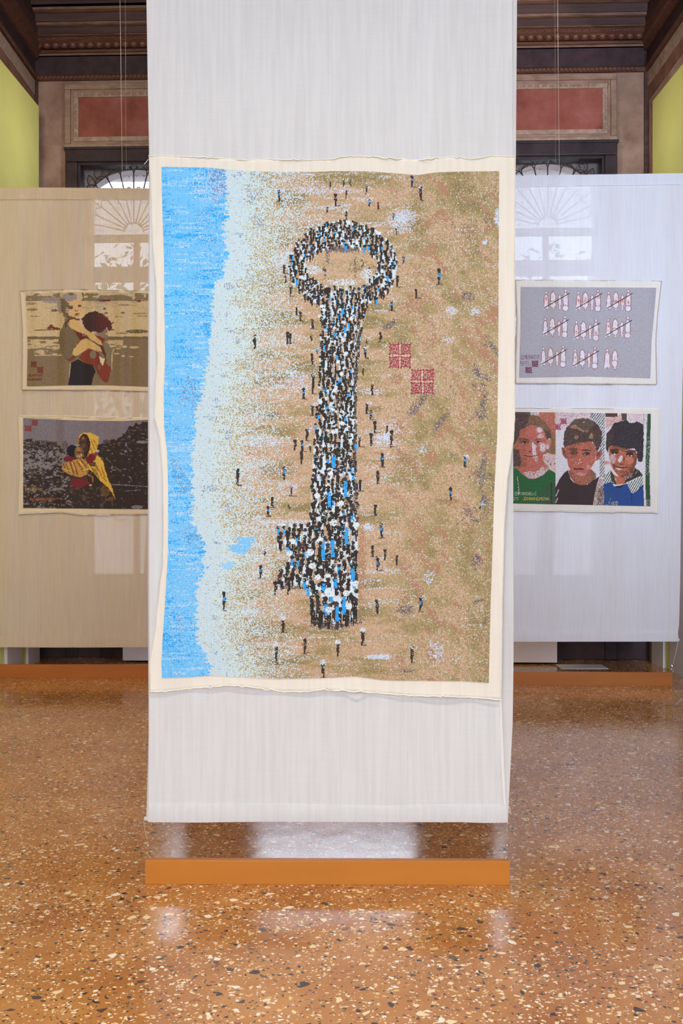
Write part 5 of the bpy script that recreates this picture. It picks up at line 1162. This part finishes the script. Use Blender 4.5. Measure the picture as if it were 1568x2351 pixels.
    s.poly([(130, 540), (230, 430), (320, 285), (480, 232), (640, 212), (700, 280), (790, 275), (880, 240), (1045, 320), (1040, 900), (1022, 1210), (970, 1245), (900, 1210), (870, 1000), (830, 900), (600, 920), (400, 860), (250, 830), (190, 870), (170, 1010), (118, 910), (118, 700)], (56, 49, 58), 1, .5); s.poly([(130, 540), (320, 300), (300, 800), (190, 860), (120, 800)], (78, 60, 64), .4)
    s.poly([(196, 860), (260, 825), (420, 862), (600, 915), (850, 945), (885, 1100), (872, 1255), (820, 1385), (700, 1560), (560, 1605), (420, 1580), (300, 1425), (232, 1280), (190, 1130)], (180, 98, 78)); s.poly([(600, 915), (850, 945), (885, 1100), (872, 1255), (820, 1385), (720, 1500), (640, 1400), (780, 1250), (740, 1020)], (106, 70, 64), .62); s.poly([(240, 830), (420, 862), (600, 915), (560, 980), (300, 900)], (116, 76, 66), .6)
    s.ell(280, 1160, 110, 130, wh, .5, True); s.ell(700, 1190, 110, 90, (206, 122, 96), .7); s.poly([(500, 1058), (532, 1120), (512, 1200), (440, 1262), (408, 1180)], wh, .95); s.ell(560, 1170, 26, 70, (128, 76, 66), .7)
    s.ell(330, 985, 100, 58, (70, 56, 50), .92); s.ell(330, 1045, 22, 20, wh); s.line(230, 940, 420, 930, 40, (74, 58, 52)); s.ell(700, 1050, 90, 55, (62, 48, 50), .92); s.ell(660, 1085, 18, 14, wh); s.ell(742, 1082, 16, 16, wh); s.line(600, 985, 820, 975, 34, (70, 52, 54), .85)
    s.ell(510, 1290, 70, 18, (110, 66, 60), .8); s.line(330, 1330, 470, 1385, 26, (84, 56, 54)); s.line(470, 1385, 650, 1360, 26, (84, 56, 54)); s.poly([(368, 1378), (420, 1390), (500, 1404), (490, 1432), (392, 1420)], wh); s.ell(320, 1330, 40, 60, (104, 70, 62), .6); s.ell(560, 1480, 110, 30, (116, 74, 62), .6)
    s.poly([(320, 1560), (420, 1590), (610, 1620), (600, 1700), (560, 1770), (400, 1790), (330, 1690)], (186, 106, 80)); s.poly([(450, 1590), (640, 1500), (800, 1400), (820, 1560), (640, 1660)], (96, 72, 58), .75); s.poly([(330, 1600), (400, 1700), (370, 1720), (320, 1640)], wh, .4)
    s.poly([(236, 1440), (320, 1560), (340, 1690), (390, 1790), (268, 1770), (232, 1600)], (72, 70, 68)); s.ell(285, 1770, 30, 50, (170, 180, 170), .6); s.poly([(820, 1380), (940, 1450), (1022, 1560), (900, 1610), (640, 1730), (560, 1770), (610, 1660), (760, 1600)], (66, 62, 60)); s.line(840, 1520, 890, 1465, 14, (200, 150, 120))
    X3, Y3 = (X-1380)*10.685, (Y-945)*10.685
    for pts, d in (([(70, 1570), (232, 1448), (240, 1720), (66, 1775)], 1), ([(632, 1760), (800, 1680), (1022, 1560), (1032, 1770), (800, 2012), (738, 1992)], 1)):
        s.poly(pts, (66, 68, 68)); q = np.array(pts)
        st_ = ((X3*.86+Y3*.5) % 46) < 25
        keep = c.copy(); s.poly(pts, (214, 222, 226)); c[~st_] = keep[~st_]
    s.poly([(64, 1775), (250, 1722), (320, 1840), (500, 1810), (630, 1762), (738, 1992), (800, 2012), (1032, 1780), (1062, 2400), (80, 2400)], (46, 76, 146)); s.poly([(330, 1830), (480, 1810), (560, 1780), (520, 1850), (400, 1880)], (44, 48, 72), .8); s.line(745, 2010, 760, 2250, 14, (36, 52, 100), .8); s.line(880, 1960, 1030, 1830, 30, (44, 50, 92), .7)
    s.poly([(90, 2300), (200, 2200), (240, 2110), (260, 2150), (240, 2220), (400, 2200), (420, 2310)], (196, 206, 190), .3); s.poly([(80, 2000), (300, 1950), (400, 2300), (85, 2300)], (62, 92, 120), .3)
    for sc_ in ((188, 100, 86), (180, 98, 78)):
        mk = np.abs(c-np.array(sc_)).sum(-1) < 6; c[mk & (rr() < .22)] = (150, 84, 72); mk = np.abs(c-np.array(sc_)).sum(-1) < 6; c[mk & (rr() < .10)] = (208, 150, 138)
    mk = np.abs(c-np.array((56, 49, 58))).sum(-1) < 6; c[mk & (rr() < .25)] = (80, 72, 78); mk = np.abs(c-np.array((76, 61, 62))).sum(-1) < 6; c[mk & (rr() < .25)] = (112, 90, 80)
    s.rect(1056, 40, 1130, 2400, (212, 206, 220)); s.poly([(1138, 40), (1218, 40), (1205, 800), (1180, 1300), (1200, 2000), (1225, 2400), (1108, 2400), (1090, 1900), (1085, 1300), (1110, 700)], (52, 92, 58)); s.poly([(1138, 40), (1218, 40), (1205, 800), (1180, 1300), (1200, 2000), (1225, 2400), (1108, 2400)], (70, 62, 60), .3); s.poly([(1110, 620), (1200, 620), (1180, 1600), (1085, 1500)], wh, .14); s.poly([(1110, 2150), (1200, 2150), (1225, 2400), (1108, 2400)], wh, .2); s.rect(1060, 60, 1140, 400, (150, 130, 120), .25)
    return s

def add_print(name, G, painter, banner_, org, df, illum, dz, txt):
    X, Y = G; s = painter(G)
    if dz < -0.005: s.sat, s.grain = (0.84 if X.min() < 700 else 0.90), (0.03 if painter is paint_r1 else 0.055)
    me = grid_mesh(name, X, Y, df(X, Y)+dz, org, s.colors(illum))
    o = link(name, me, M['print'], banner_); o['label'] = txt
    return o
ILL_MAIN = (1.22, 1.13, 1.08); ILL_L = (0.98, 0.86, 0.72); ILL_R = (1.12, 1.14, 1.28)
add_print('stitched_picture', MAIN_GRID, paint_main, main_panel, B0, patch_depth, ILL_MAIN, -0.0022, 'cross-stitch picture of a key formed by a crowd on a beach')
G1 = coons([(674.4, 57.4), (732, 61.5), (800, 63), (887, 61.5)], [(673, 349), (887.5, 349)], [(57.4, 674), (188, 670.5), (349, 673)], [(61.5, 887), (156, 884.5), (243, 884), (349, 888)], 262, 194)
add_print('stitched_picture', G1, paint_l1, pan_l1, OL, df_l1, ILL_L, -0.006, 'cross-stitch picture of a child carrying a baby by the water')
G2 = coons([(959.8, 53.3), (1166, 53.3)], [(964, 349), (1168.8, 349)], [(53.3, 959.8), (184, 965.6), (276, 966.7), (349, 963.5)], [(53.3, 1166), (349, 1169)], 266, 186)
add_print('stitched_picture', G2, paint_l2, pan_l2, OL, df_l2, ILL_L, -0.006, 'cross-stitch picture of a woman in a yellow shawl holding a child')
G3 = coons([(658.6, 1195.9), (760, 1195.5), (866.8, 1192.5)], [(660.7, 1506.9), (721, 1502), (786, 1495.7), (868, 1493)], [(1195.9, 658.6), (1506.9, 660.7)], [(1192.5, 866.8), (1350, 864), (1493, 868)], 300, 200)
add_print('stitched_picture', G3, paint_r1, pan_r1, OR, df_r1, ILL_R, -0.006, 'grey cross-stitch picture of tallied wrapped figures')
G4 = coons([(946, 1175), (1156, 1175)], [(950, 1494), (1162, 1493)], [(1175, 945.5), (1494, 950)], [(1175, 1155.5), (1493, 1162)], 330, 220)
add_print('stitched_picture', G4, paint_r2, pan_r2, OR, df_r2, ILL_R, -0.006, 'cross-stitch picture of three children side by side')
